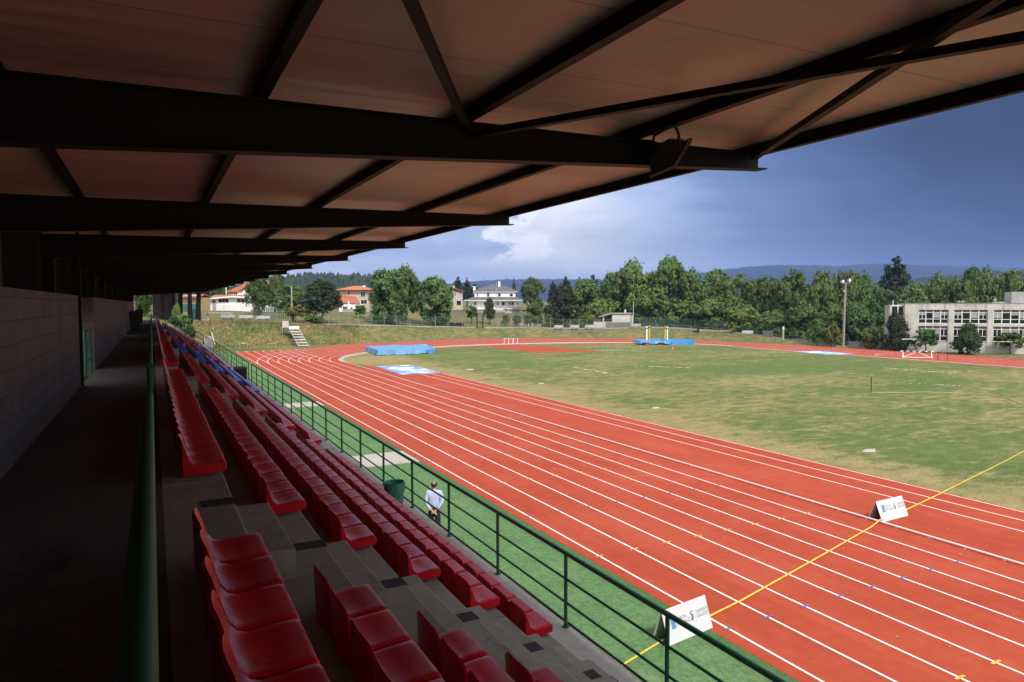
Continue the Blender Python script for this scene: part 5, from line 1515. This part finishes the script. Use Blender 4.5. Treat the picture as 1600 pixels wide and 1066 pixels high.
bpart(sch, 'roof_cowl', M_gal, lambda m: (m.lathe([(.12, 0), (.12, .35), (.28, .45), (.28, .65), (.1, .8), (0, .82)], (sx(1563), 3, Hs), 12),))
bpart(sch, 'roof_curb', M_gconc, lambda m: m.box(sx(1560), sx(1577), 2.4, 3.8, Hs, Hs + .28))
for x in (1504.5, 1510.5): bpart(sch, 'roof_vent', M_gconc, lambda m: m.lathe([(.14, 0), (.14, .22), (.3, .26), (.3, .38), (0, .44)], (sx(x), 2.5, Hs), 10))
bpart(sch, 'antenna', M_whitep, lambda m: m.tube([(sx(1396), 3, Hs - .3), (sx(1396), 3, Hs + .6)], .06, 6))

# ------------------------------------------------------------------ fences, posts, poles
def fence(label, pts, h, step, mesh_m, post_m, bent=False, grp=None, base=False):
    P = [Vector((a.x, a.y, 0)) for a in pts]
    t = thing('chain_link_fence', label, 'fence', (P[0].x, P[0].y, gz(P[0].x, P[0].y)), 0, grp)
    o = t.location.copy()
    path = []
    for a, b in zip(P, P[1:]):
        n = max(1, int((b - a).length / step))
        path += [a.lerp(b, k / n) for k in range(n)]
    path.append(P[-1])
    g3 = [Vector((p.x, p.y, gz(p.x, p.y))) - o for p in path]
    mb = MB()
    for a, b in zip(g3, g3[1:]):
        mb.quad(a + Vector((0, 0, .05)), b + Vector((0, 0, .05)), b + Vector((0, 0, h)), a + Vector((0, 0, h)))
    mb.build('wire_mesh', mesh_m, t)
    mb = MB()
    for z in (.08, h * .5, h): mb.tube([a + Vector((0, 0, z)) for a in g3], .012, 4)
    mb.build('line_wire', post_m, t)
    for k, a in enumerate(g3[:90]):
        mb = MB()
        if bent and k % 2 == 0:
            mb.tube([a + Vector((0, 0, -.2)), a + Vector((0, 0, h + .05)), a + Vector((-.28, -.2, h + .5))], .045, 6)
        else: mb.tube([a + Vector((0, 0, -.2)), a + Vector((0, 0, h + .05))], .035, 6)
        mb.build('post', post_m, t)
    if base:
        mb = MB()
        for a, b in zip(g3, g3[1:]):
            d_ = (b - a).normalized(); n_ = Vector((d_.y, -d_.x, 0)) * .12
            vs = [q + e * n_ + Vector((0, 0, z)) for q in (a, b) for e, z in ((-1, -.3), (1, -.3), (1, .22), (-1, .22))]
            mb.add(vs, [(0, 1, 2, 3), (7, 6, 5, 4), (0, 4, 5, 1), (1, 5, 6, 2), (2, 6, 7, 3), (3, 7, 4, 0)])
        mb.build('footing', M_gconc, t)
fence('grey chain-link fence with bent post tops along the bank crest', [at(x, 510, d) for x, d in ((497, 131), (560, 140), (620, 145), (700, 148.5), (745, 149.5))], 2.2, 2.6, M_wire, M_fpostg, True, base=True)
fence('thin chain-link fence crossing behind the far bend before the hut', [at(x, 510, d) for x, d in ((757, 150), (820, 152), (880, 152.5), (930, 152), (985, 151.5))], 2.1, 2.6, M_wire, M_fpostg, True, base=True)
fence('green chain-link fence before the high wood', [at(x, 515, d) for x, d in ((990, 154), (1060, 153.5), (1120, 150), (1180, 144.5), (1225, 139))], 2.3, 2.4, M_wireg, M_fpost, base=True)
fence('low thin fence on the bank in front of the grey benches', [at(x, 515, d) for x, d in ((870, 146.5), (930, 147), (1000, 147.5), (1080, 146), (1150, 140.5))], 1.15, 2.7, M_wire, M_fpostg)
fence('thin wire fence above the left bank in front of the white block', [at(x, 500, d) for x, d in ((316, 132), (350, 133), (395, 134), (432, 134))], 2.7, 3.6, M_wire, M_fpostg)
# gate posts in the fence
for k, (x, lab) in enumerate(((745.5, 'left black gate post on the bank below the white house'), (754.5, 'right black gate post on the bank below the white house'))):
    p = at(x, 516, 149); z = gz(p.x, p.y)
    mb = MB(); mb.box(-.10, .10, -.10, .10, -.2, 2.75); mb.box(-.13, .13, -.13, .13, 2.75, 2.82)
    o = mb.build('gate_post', M_blackp); o.location = (p.x, p.y, z); tag(o, lab, 'gate post', 'pair of black gate posts')
# concrete steps below the gate
p = at(758, 521, 145); z = gz(p.x, p.y)
mb = MB()
for k in range(5): mb.box(-.7, .7, k * .5 - .6, k * .5 + .6, -.9 + k * .22, -.35 + k * .22)
o = mb.build('bank_steps', M_gconc); o.location = (p.x, p.y, z); o.rotation_euler = (0, 0, RZ); tag(o, 'short concrete steps on the bank below the black gate posts', 'steps')
# concrete panel wall on the right
def panel_wall(label, x0, d0, x1, d1, h, step=2.0):
    a, b = at(x0, 535, d0), at(x1, 540, d1); a.z = b.z = 0
    L = (b - a).length
    t = thing('panel_wall', label, 'wall', (a.x, a.y, min(gz(a.x, a.y), gz(b.x, b.y))), atan2(b.y - a.y, b.x - a.x), 'grey concrete panel walls by the far straight')
    n = int(L / step)
    for k in range(n):
        mb = MB(); mb.box(k * step + .1, (k + 1) * step - .02, -.05, .05, -.6, h * random.Random(k + int(x0)).uniform(.94, 1.0)); mb.build('panel', M_gwall, t)
    for k in range(n + 1):
        mb = MB(); mb.box(k * step - .02, k * step + .1, -.09, .09, -.3, h + .06); mb.build('post', M_gwall, t)
panel_wall('grey concrete panel wall left of the tall light pole', 1222, 136, 1312, 128.5, 1.35)
panel_wall('grey concrete panel wall between the light pole and the school', 1326, 127.5, 1404, 121, 1.3)
panel_wall('dark panel wall under the wood at its left end', 1192, 141, 1220, 138, 1.6)
p = at(1223.5, 530, 135); p.z = gz(p.x, p.y)
t = thing('concrete_post', 'stout concrete post with a pale head at the end of the panel wall', 'post', p, RZ)
bpart(t, 'shaft', M_gconc, lambda m: m.box(-.14, .14, -.14, .14, -.2, 2.0))
bpart(t, 'head', M_hutw, lambda m: (m.box(-.2, .2, -.2, .2, 2.0, 2.35), m.box(-.14, .14, -.14, .14, 2.35, 2.62)))
# benches
def bench(label, x, y, d, rz=0., g_='concrete benches facing the track', w=2.6):
    p = at(x, y, d); z = gz(p.x, p.y)
    t = thing('bench', label, 'bench', (p.x, p.y, z), RZ + rz, g_)
    mb = MB(); mb.box(-w / 2, w / 2, -.28, .28, .42, .52); mb.build('seat', M_gconc, t)
    mb = MB(); mb.add([(-w / 2, .25, .5), (w / 2, .25, .5), (w / 2, .45, 1.0), (-w / 2, .45, 1.0), (-w / 2, .33, .5), (w / 2, .33, .5), (w / 2, .53, 1.0), (-w / 2, .53, 1.0)], [(3, 2, 1, 0), (4, 5, 6, 7), (0, 1, 5, 4), (1, 2, 6, 5), (2, 3, 7, 6), (3, 0, 4, 7)]); mb.build('backrest', M_gconc, t)
    for s_ in (-1, 1):
        mb = MB(); mb.box(s_ * w * .28 - .08, s_ * w * .28 + .08, -.24, .24, -.1, .42); mb.build('leg', M_gwall, t)
for x, nm in ((355, 'left'), (383.5, 'middle'), (410.5, 'right')):
    bench('grey bench on top of the left bank, %s one of three' % nm, x, 502, 133)
for k, (x, d) in enumerate(((872.5, 149.5), (897.5, 150), (920.5, 150), (993.5, 150))):
    bench(('grey bench on the centre bank farthest left of four', 'grey bench on the centre bank, second from left', 'grey bench on the centre bank before the hut left corner', 'lone grey bench on the bank right of the hut')[k], x, 513, d, rad(-20), 'grey benches along the centre bank', 2.0)
bench('dark bench under the wood by the green fence', 1168, 524, 142.5, rad(-20), 'grey benches along the centre bank', 2.2)
# tall concrete light pole
p = at(1317, 541, 126.5); p.z = gz(p.x, p.y)
lp = thing('light_pole', 'tall concrete floodlight pole with climbing holes beside the far straight', 'light pole', p, RZ + rad(12))
top = at(1325, 443, 126.5).z - p.z
lean = (1325 - 1317) * 126.5 / F * .25
mb = MB()
for k in range(30):
    z0, z1 = top * k / 30, top * (k + 1) / 30
    w0 = .205 - .115 * k / 30
    ox = lean * k / 30
    mb.box(ox - w0, ox - w0 * .35, -.16, .16, z0, z1 - (.14 if k < 20 else 0)); mb.box(ox + w0 * .15, ox + w0, -.16, .16, z0, z1)
    mb.box(ox - w0 * .35, ox + w0 * .15, -.12, .12, z1 - .16, z1)
mb.build('shaft', M_pole if 'M_pole' in globals() else mat('pole_concrete', (.36, .30, .26), .9, noise=(1.5, .2)), lp)
mb = MB(); mb.box(lean - 1.0, lean + .9, -.08, .08, top, top + .12); mb.build('crossarm', M_gal, lp)
for k, (dx, dz) in enumerate(((.62, .55), (-.75, .35))):
    mb = MB(); mb.box(lean + dx - .25, lean + dx + .25, -.3, .2, top + dz - .27, top + dz + .27); o = mb.build('lamp', M_gal, lp)
    mb = MB(); mb.box(lean + dx - .21, lean + dx + .21, -.34, -.305, top + dz - .23, top + dz + .23); mb.build('lamp_glass', M_lampglass, o)
mb = MB(); mb.box(lean - .6, lean - .2, -.3, 0, top - 1.6, top - 1.2); mb.build('control_box', M_gal, lp)
mb = MB(); mb.box(-.55, .5, -.12, .12, .9, 1.0); mb.build('step_iron', M_gal, lp)
# utility poles
for (x, y0, y1, d, r, lab) in ((456.5, 508, 447, 135, .17, 'wooden utility pole beside the ladder stand on the bank'), (989.5, 510, 471, 155, .12, 'thin pole at the right corner of the concrete hut')):
    p = at(x, y0, d); z = gz(p.x, p.y); h = at(x, y1, d).z - z
    t = thing('utility_pole', lab, 'pole', (p.x, p.y, z), RZ)
    bpart(t, 'shaft', M_gconc, lambda m: m.tube([(0, 0, -.2), (0, 0, h)], [r, r * .75], 10))
    if d < 140:
        bpart(t, 'base_pillar', M_gwall, lambda m: m.box(-.30, .30, .2, .5, -.2, 3.0))
# ladder stand
a, b = at(475, 542, 116), at(459, 513, 120)
a.z = 0
t = thing('ladder_stand', 'steep stepped ladder stand with white treads leaning on the bank', 'ladder', a, RZ)
hL = b.z - a.z; rec = (b - a).dot(FH); dx = (b - a).dot(Vector((FH.y, -FH.x, 0)))
mb = MB()
for s_ in (-.85, .85): mb.beam((s_, 0, 0), (s_ + dx, rec, hL), .12, .16)
mb.build('stringer', M_fpostg, t)
for k in range(7):
    f = (k + .4) / 6.8
    mb = MB(); mb.box(-.85 + dx * f, .85 + dx * f, rec * f - .22, rec * f + .1, hL * f, hL * f + (.10 if k < 6 else .55)); mb.build('tread', M_whitep, t)
mb = MB(); mb.box(-.9 + dx - 1.3, .9 + dx, rec, rec + 1.3, hL + .05, hL + .18); mb.build('platform', M_gconc, t)
for sx_, sy_ in ((-2.0, .1), (.75, .1), (-2.0, 1.2), (.75, 1.2)):
    zg = gz(a.x + dx, a.y + rec) - .5
    mb = MB(); mb.box(dx + sx_ - .05, dx + sx_ + .05, rec + sy_ - .05, rec + sy_ + .05, min(0, hL - 1.5), hL + .05); mb.build('leg', M_gal, t)
mb = MB(); mb.box(-2.0 + dx, -.9 + dx, rec + .1, rec + .16, hL + .18, hL + 1.25); mb.build('notice_panel', M_hutw, t)
# concrete stairs with rails on the left bank
a, b = at(328.5, 540, 112.5), at(318, 500, 121.5)
a.z = gz(a.x, a.y) + .25; b.z = gz(b.x, b.y) + .30
t = thing('concrete_stairs', 'concrete stairs with pale handrails climbing the left bank', 'stairs', a, atan2(-(b.x - a.x), b.y - a.y))
L_, Hh = sqrt((b.x - a.x) ** 2 + (b.y - a.y) ** 2), b.z - a.z
mb = MB()
n = 16
for k in range(n): mb.box(-.55, .55, L_ * k / n, L_ * (k + 1) / n, -.6 + Hh * k / n, Hh * (k + 1) / n)
mb.build('steps', M_gconc, t)
for s_ in (-.68, .68):
    mb = MB(); mb.beam((s_, 0, .25), (s_, L_, Hh + .25), .14, .3); mb.build('string_wall', M_hutw, t)
    mb = MB(); mb.tube([(s_, L_ * .55, Hh * .55 + .2), (s_, L_ * .55, Hh * .55 + 1.2), (s_, L_, Hh + 1.25), (s_, L_ + .8, Hh + 1.25), (s_, L_ + .8, Hh)], .04, 6); mb.build('handrail', M_blackp, t)
p = at(305, 510, 121); z = gz(p.x, p.y)
t = thing('corrugated_panel', 'teal corrugated panel standing left of the concrete stairs', 'panel', (p.x, p.y, z), RZ)
mb = MB()
for k in range(9): mb.box(-.6 + k * .13, -.6 + k * .13 + .10, -.03 - .02 * (k % 2), .03, -.1, 1.9)
mb.build('sheet', M_teal, t)
for s_ in (-.66, .66): bpart(t, 'post', M_gal, lambda m: m.box(s_ - .04, s_ + .04, -.05, .05, -.2, 2.0))
# dumped metal frames and green palisade
p = at(417, 497, 139); z = gz(p.x, p.y)
t = thing('scrap_heap', 'heap of welded pale metal frames on top of the left bank', 'scrap heap', (p.x, p.y, z), RZ)
rr = random.Random(21)
mb = MB()
for k in range(5):
    x0, z0 = -2.2 + k * .5, .15 + .25 * k
    mb.beam((x0, rr.uniform(-.5, .5), z0), (x0 + 3.2, rr.uniform(-.4, .4), z0 + rr.uniform(-.2, .9)), .07, .07)
    mb.beam((x0 + .2, 0, z0 - .1), (x0 + 1.0, .3, z0 + .9), .06, .06); mb.beam((x0 + 1.5, .2, 0), (x0 + .7, -.2, z0 + .8), .06, .06)
mb.build('tube_frame', M_gal, t)
bpart(t, 'base_frame', M_gal, lambda m: (m.beam((-2.4, -.3, .1), (2.2, -.3, .05), .08, .08), m.beam((-2.4, .4, .1), (2.2, .4, .05), .08, .08)))
p = at(432, 497, 141); z = gz(p.x, p.y)
t = thing('palisade_fence', 'row of green metal palings running back beside the heap of frames', 'fence', (p.x, p.y, z), RZ + rad(55))
for k in range(14):
    bpart(t, 'paling', M_fpost, lambda m: m.box(-2.9 + k * .45, -2.9 + k * .45 + .16, -.03, .03, -.1, 2.5 - .03 * k))
bpart(t, 'rail', M_fpost, lambda m: (m.box(-3, 3.2, .035, .08, .5, .58), m.box(-3, 3.2, .035, .08, 1.9, 1.98)))
# low garden walls before the houses
for (x0, d0, x1, d1, h, lab, m_) in ((655, 176, 742, 176, 1.1, 'grey garden wall left of the white house', M_gwall), (742, 174, 830, 172, 1.3, 'grey garden wall in front of the white house', M_gwall), (535, 184, 600, 184, .7, 'low pale wall before the orange roofed house', M_gconc)):
    a, b = at(x0, 490, d0), at(x1, 490, d1)
    z = min(gz(a.x, a.y), gz(b.x, b.y))
    mb = MB(); L_ = (Vector((b.x - a.x, b.y - a.y, 0))).length
    mb.box(0, L_, -.1, .1, -.4, h); mb.box(-.02, L_ + .02, -.14, .14, h, h + .08)
    o = mb.build('garden_wall', m_); o.location = (a.x, a.y, z); o.rotation_euler = (0, 0, atan2(b.y - a.y, b.x - a.x)); tag(o, lab, 'wall')
# white garden boards behind the fence
p = at(824, 503, 157); z = gz(p.x, p.y)
t = thing('board_fence', 'row of weathered white boards among the garden vines', 'fence', (p.x, p.y, z), RZ)
for k in range(16):
    bpart(t, 'board', M_hutw if k % 3 else M_gconc, lambda m: m.box(-3.1 + k * .4, -3.1 + k * .4 + .3, -.02, .02, .1, .9 + .1 * ((k * 7) % 4) / 3))
bpart(t, 'rail', M_gconc, lambda m: m.box(-3.2, 3.3, .025, .07, .5, .58))

# rough grass standing on the banks
mb = MB(); rr = random.Random(77)
cnt = 0
while cnt < 15000:
    x, y = rr.uniform(4, 112), rr.uniform(88, 142)
    s_ = outside(x, y)
    if s_ < .4 or s_ > 11 or y < 100 - x * .2: continue
    az_ = math.degrees(atan2(x, y))
    if az_ > 52: continue
    if rr.random() > (1.0 if az_ < 15 else .10): continue
    z = gz(x, y); h = rr.uniform(.07, .24); w_ = rr.uniform(.03, .10); a = rr.uniform(0, pi)
    dx, dy = cos(a) * w_, sin(a) * w_; lx, ly = rr.gauss(0, .10), rr.gauss(0, .10)
    n_ = hsh(x * 1.7, y * 2.1) + hsh(x * .6 + 9, y * .9) + rr.gauss(0, .35)
    mb.add([(x - dx, y - dy, z - .02), (x + dx, y + dy, z - .02), (x + dx * .5 + lx, y + dy * .5 + ly, z + h), (x - dx * .5 + lx, y - dy * .5 + ly, z + h)], [(0, 1, 2, 3)], 0 if n_ > .25 else (1 if n_ > -.35 else 2))
    cnt += 1
o = mb.build('rough_grass', [mat('straw_blades', (.27, .20, .095), .9, noise=(1.3, .35)), mat('brown_blades', (.20, .135, .06), .9, noise=(1.1, .35)), mat('green_blades', (.085, .125, .036), .9, noise=(1.2, .35))], fix=False)
tag(o, 'rough dry grass covering the banks round the bend', 'grass', kind='stuff')

# ------------------------------------------------------------------ hills and air
def ridge(name, prof, d, back, front, m, seed, rough, step=6):
    rr = random.Random(seed)
    xs_ = []
    x = prof[0][0]
    while x <= prof[-1][0]: xs_.append(x); x += step
    rows = [(-front, 0.0), (-front * .62, .33), (-front * .3, .68), (-front * .12, .88), (0, 1.0), (back * .4, .75), (back, 0)]
    mb = MB(); vs = []
    ph = [(rr.uniform(.005, .03), rr.uniform(0, 6), rr.uniform(.3, 1)) for _ in range(6)]
    for j, (off, k) in enumerate(rows):
        for x in xs_:
            y = lerp_table(prof, x)
            H = at(x, y, d).z
            p = at(x, 480, d + off)
            n = sum(a * sin(x * f + c + j * 1.9) for f, c, a in ph) / 6
            z = (H + 6) * max(0, k + n * .12 * (0 if j in (0, 4, 6) else 1)) - 6
            z += rr.uniform(-rough, rough) * (1 if 0 < j < 6 else 0)
            vs.append((p.x, p.y, z))
    n = len(xs_)
    fs = [(j * n + i, j * n + i + 1, (j + 1) * n + i + 1, (j + 1) * n + i) for j in range(len(rows) - 1) for i in range(n - 1)]
    mb.add(vs, fs)
    return tag(mb.build(name, m, smooth=80), kind='structure')
ridge('mountain', [(420, 452), (560, 448), (690, 444), (740, 439.5), (790, 436.5), (850, 436), (930, 436.5), (1000, 436), (1070, 431), (1110, 424), (1160, 417.5), (1210, 414.5), (1260, 414), (1310, 416), (1350, 412.5), (1380, 411.5), (1440, 414.5), (1520, 417.5), (1600, 419.5), (1700, 424), (1900, 430)], 4600, 900, 2200, M_hill, 3, 3.5, 4)
ridge('hill', [(1340, 452), (1400, 440), (1440, 433), (1500, 430), (1560, 424), (1600, 423), (1680, 424), (1900, 440)], 1500, 300, 600, M_hillf, 4, 2, 4)
ridge('forest_hill', [(300, 455), (400, 440), (440, 434), (470, 431.5), (500, 431), (540, 432.5), (570, 433), (600, 436), (640, 444), (700, 456)], 760, 160, 260, M_hillf, 5, 2.0, 1.5)
# trees on the crest of the forest hill, one far-off wood
mb = MB(); rr = random.Random(31)
cv, cf = [], []
prof = [(300, 455), (400, 440), (440, 434), (470, 431.5), (500, 431), (540, 432.5), (570, 433), (600, 436), (640, 444), (700, 456)]
for k in range(900):
    x = rr.uniform(400, 660); off = rr.uniform(-200, 20)
    y = lerp_table(prof, x)
    H = at(x, y, 760).z
    kk_ = max(0, min(1, 1 + off / 260)) ** 1.2
    p = at(x, 480, 760 + off); z = (H + 6) * kk_ - 9
    h = rr.uniform(5, 9); r = rr.uniform(2.0, 3.6)
    n = 6
    vs = [(p.x, p.y, z + h * 1.0)]
    for (rr_, zz_) in ((.55, .72), (1., .38), (.7, .05)):
        vs += [(p.x + r * rr_ * rr.uniform(.7, 1.2) * cos(2 * pi * j / n), p.y + r * rr_ * rr.uniform(.7, 1.2) * sin(2 * pi * j / n), z + h * zz_ + rr.uniform(-.4, .4)) for j in range(n)]
    fs = [(0, 1 + j, 1 + (j + 1) % n) for j in range(n)] + [(1 + i * n + j, 1 + (i + 1) * n + j, 1 + (i + 1) * n + (j + 1) % n, 1 + i * n + (j + 1) % n) for i in range(2) for j in range(n)]
    mb.add(vs, fs)
o = mb.build('far_forest', M_pine); tag(o, 'far-off dark forest covering the hill on the left', 'forest', kind='stuff')
# two faint wind turbines on the ridge
for k, (x, yt, lab) in enumerate(((755, 433, 'faint wind turbine on the ridge left of the white house chimney'), (790.5, 431, 'faint wind turbine on the ridge above the white house roof'))):
    p = at(x, 440, 4500); zt_ = at(x, yt, 4500).z
    t = thing('wind_turbine', lab, 'wind turbine', (p.x, p.y, p.z - 15), RZ, 'wind turbines on the far ridge')
    H_ = zt_ - p.z + 15
    bpart(t, 'tower', M_gwall, lambda m: m.tube([(0, 0, 0), (0, 0, H_)], [2.2, 1.3], 8))
    for q in range(3):
        a_ = q * 2 * pi / 3 + .5 + k
        bpart(t, 'blade', M_gwall, lambda m: m.beam((0, -2, H_), (13 * sin(a_), -2, H_ + 13 * cos(a_)), 1.2, .6))
# the air
mb = MB(); mb.box(-7200, 7200, -7200, 7200, -30, 330)
hz = mb.build('haze', bpy.data.materials.new('air'))
m = hz.data.materials[0]; m.use_nodes = True
t = NT(m.node_tree); t.n.clear()
out = t.node('ShaderNodeOutputMaterial')
vol = t.node('ShaderNodeVolumePrincipled', None, Color=(.31, .48, .98), Density=1.4e-4, Anisotropy=.1)
t.l.new(vol.outputs[0], out.inputs['Volume'])
tag(hz, kind='stuff')
hz['label'] = 'thin blue air between the stand and the mountains'

# ------------------------------------------------------------------ light and sky
SUN_EL, SUN_AZ = rad(48), rad(182)              # azimuth clockwise from +Y: behind the camera
sun = bpy.data.lights.new('sun', 'SUN'); sun.energy = 3.05; sun.angle = rad(9); sun.color = (1.0, .95, .87)
so = link('sun', sun)
dv = Vector((sin(SUN_AZ) * cos(SUN_EL), cos(SUN_AZ) * cos(SUN_EL), sin(SUN_EL)))
so.rotation_euler = dv.to_track_quat('Z', 'Y').to_euler()
w = bpy.data.worlds.new('World'); S.world = w; w.use_nodes = True
t = NT(w.node_tree); t.n.clear()
out = t.node('ShaderNodeOutputWorld')
sky = t.node('ShaderNodeTexSky', {'sky_type': 'NISHITA', 'sun_disc': False, 'sun_elevation': SUN_EL, 'sun_rotation': SUN_AZ, 'air_density': 1.2, 'dust_density': 1.5})
tc = t.node('ShaderNodeTexCoord').outputs['Generated']
nrm = t.node('ShaderNodeVectorMath', {'operation': 'NORMALIZE'}, i0=tc).outputs[0]
sp = t.node('ShaderNodeSeparateXYZ', None, Vector=nrm)
az = t.math('MULTIPLY', t.math('ARCTAN2', sp.outputs[0], sp.outputs[1]), 180 / pi)
el = t.math('MULTIPLY', t.math('ARCSINE', sp.outputs[2]), 180 / pi)
cb = t.node('ShaderNodeCombineXYZ', None, X=az, Y=el, Z=0.).outputs[0]
# slanting sheets of cloud: streaks rise to the right
sv1 = t.mapping(cb, (.035, .16, 1), (0, 0, rad(-7)))
n1 = t.noise(sv1, 1.0, 6, .55, .6)
n2 = t.noise(t.mapping(cb, (.10, .22, 1)), 1.0, 7, .58, .3)
n3 = t.noise(t.mapping(cb, (.30, .55, 1), loc=(3, 1, 0)), 1.0, 6, .6, .2)
az2 = t.math('ADD', az, t.math('MULTIPLY', t.math('SUBTRACT', n1, .5), 16.))
az2 = t.math('ADD', az2, t.math('MULTIPLY', t.math('SUBTRACT', n2, .5), 7.))
az2 = t.math('ADD', az2, t.math('MULTIPLY', t.math('SUBTRACT', el, 6.), .45))
f = t.rng(az2, 8, 74)
storm = t.ramp(f, [(.0, (.30, .44, .68)), (.12, (.33, .46, .70)), (.20, (.52, .60, .76)), (.36, (.68, .72, .79)), (.45, (.36, .45, .66)), (.56, (.115, .19, .385)), (.68, (.055, .10, .235)), (.80, (.022, .042, .108)), (1., (.010, .020, .052))])
# pale murk low over the mountains
low = t.math('MULTIPLY', t.rng(el, .5, 6.5, 1., 0., True), t.math('MULTIPLY', t.rng(az, 30, 40, 0., .6), t.rng(az, 46, 56, 1., .1)))
storm = t.mix(low, storm, (.30, .35, .50, 1))
lowl = t.math('MULTIPLY', t.rng(el, 6.2, 1.6, 0., .85, True), t.rng(az, 49, 35, 0., 1.))
storm = t.mix(lowl, storm, (.52, .56, .66, 1))
k = t.rng(t.noise(t.mapping(cb, (.02, .30, 1), (0, 0, rad(-9))), 1., 5, .55), .3, .7, .86, 1.12)
storm = t.node('ShaderNodeHueSaturation', None, Saturation=.90, Value=k, Color=storm).outputs[0]
# a bank of grey-blue cumulus on the left with a ragged bright rim
w1 = t.noise(t.mapping(cb, (.16, .30, 1)), 1., 7, .62, .2); w2 = t.noise(t.mapping(cb, (.45, .75, 1), loc=(5, 2, 0)), 1., 5, .6)
wv = t.math('ADD', t.math('MULTIPLY', t.math('SUBTRACT', w1, .5), 1.0), t.math('MULTIPLY', t.math('SUBTRACT', w2, .5), .5))
top_ = t.math('ADD', az, t.math('MULTIPLY', wv, 16.))
base_ = t.math('ADD', el, t.math('MULTIPLY', wv, 1.8))
bank = t.math('MULTIPLY', t.rng(top_, 27.6, 26.8), t.rng(base_, 3.3, 4.3, 0, 1, True))
rim = t.math('MULTIPLY', t.math('MULTIPLY', t.rng(top_, 29.6, 28.0), t.rng(top_, 25.6, 26.8)), t.rng(base_, 3.2, 3.8))
belly = t.mix(t.rng(t.noise(t.mapping(cb, (.25, .5, 1), loc=(1, 7, 0)), 1., 6, .6), .35, .68), (.31, .39, .58, 1), (.50, .57, .74, 1))
belly = t.mix(t.rng(base_, 8.5, 4.2, 0., .45), belly, (.27, .34, .52, 1))
storm = t.mix(bank, storm, belly)
storm = t.mix(t.math('MULTIPLY', rim, .85), storm, (.80, .82, .86, 1))
puff = t.math('MULTIPLY', t.rng(t.math('ADD', n3, t.math('MULTIPLY', n2, .4)), .70, .76), t.math('MULTIPLY', t.rng(az, 42, 32, 0, 1), t.math('MULTIPLY', t.rng(el, 3.4, 2.2, 0, 1), t.rng(el, .8, 1.6))))
storm = t.mix(t.math('MULTIPLY', puff, .7), storm, (.74, .76, .82, 1))
# the storm covers the quarter ahead, open sky with some cloud elsewhere
nish = t.node('ShaderNodeVectorMath', {'operation': 'SCALE'}, i0=sky.outputs[0]); t.set(nish, 'Scale', .085)
cover = t.math('MULTIPLY', t.rng(t.math('ABSOLUTE', t.math('SUBTRACT', az, 38.)), 75, 55, 0, 1, True), t.rng(el, 50, 30, 0, 1, True))
grey = t.ramp(t.noise(t.mapping(nrm, (1, 1, 2.2)), 2.2, 6, .6), [(.35, (.50, .52, .56)), (.52, (.95, .96, .98)), (.72, (1.45, 1.44, 1.42))])  # unseen clouds overhead and to the side, brightened to light turf and front rows
open_ = t.mix(t.rng(t.noise(t.mapping(nrm, (1, 1, 1.6), loc=(4, 2, 1)), 1.7, 6, .6), .36, .52), nish.outputs[0], grey)
final = t.mix(cover, open_, storm)
bg = t.node('ShaderNodeBackground', None, Color=final, Strength=1.0)
t.l.new(bg.outputs[0], out.inputs[0])

S.render.engine = 'CYCLES'
S.cycles.use_denoising = True
S.cycles.use_adaptive_sampling = True; S.cycles.adaptive_threshold = .015
S.cycles.max_bounces = 7; S.cycles.diffuse_bounces = 4; S.cycles.glossy_bounces = 3; S.cycles.transparent_max_bounces = 16; S.cycles.volume_bounces = 0
S.cycles.sample_clamp_indirect = 6
S.view_settings.view_transform = 'Standard'; S.view_settings.look = 'None'
S.view_settings.exposure = 0.5; S.view_settings.gamma = 1
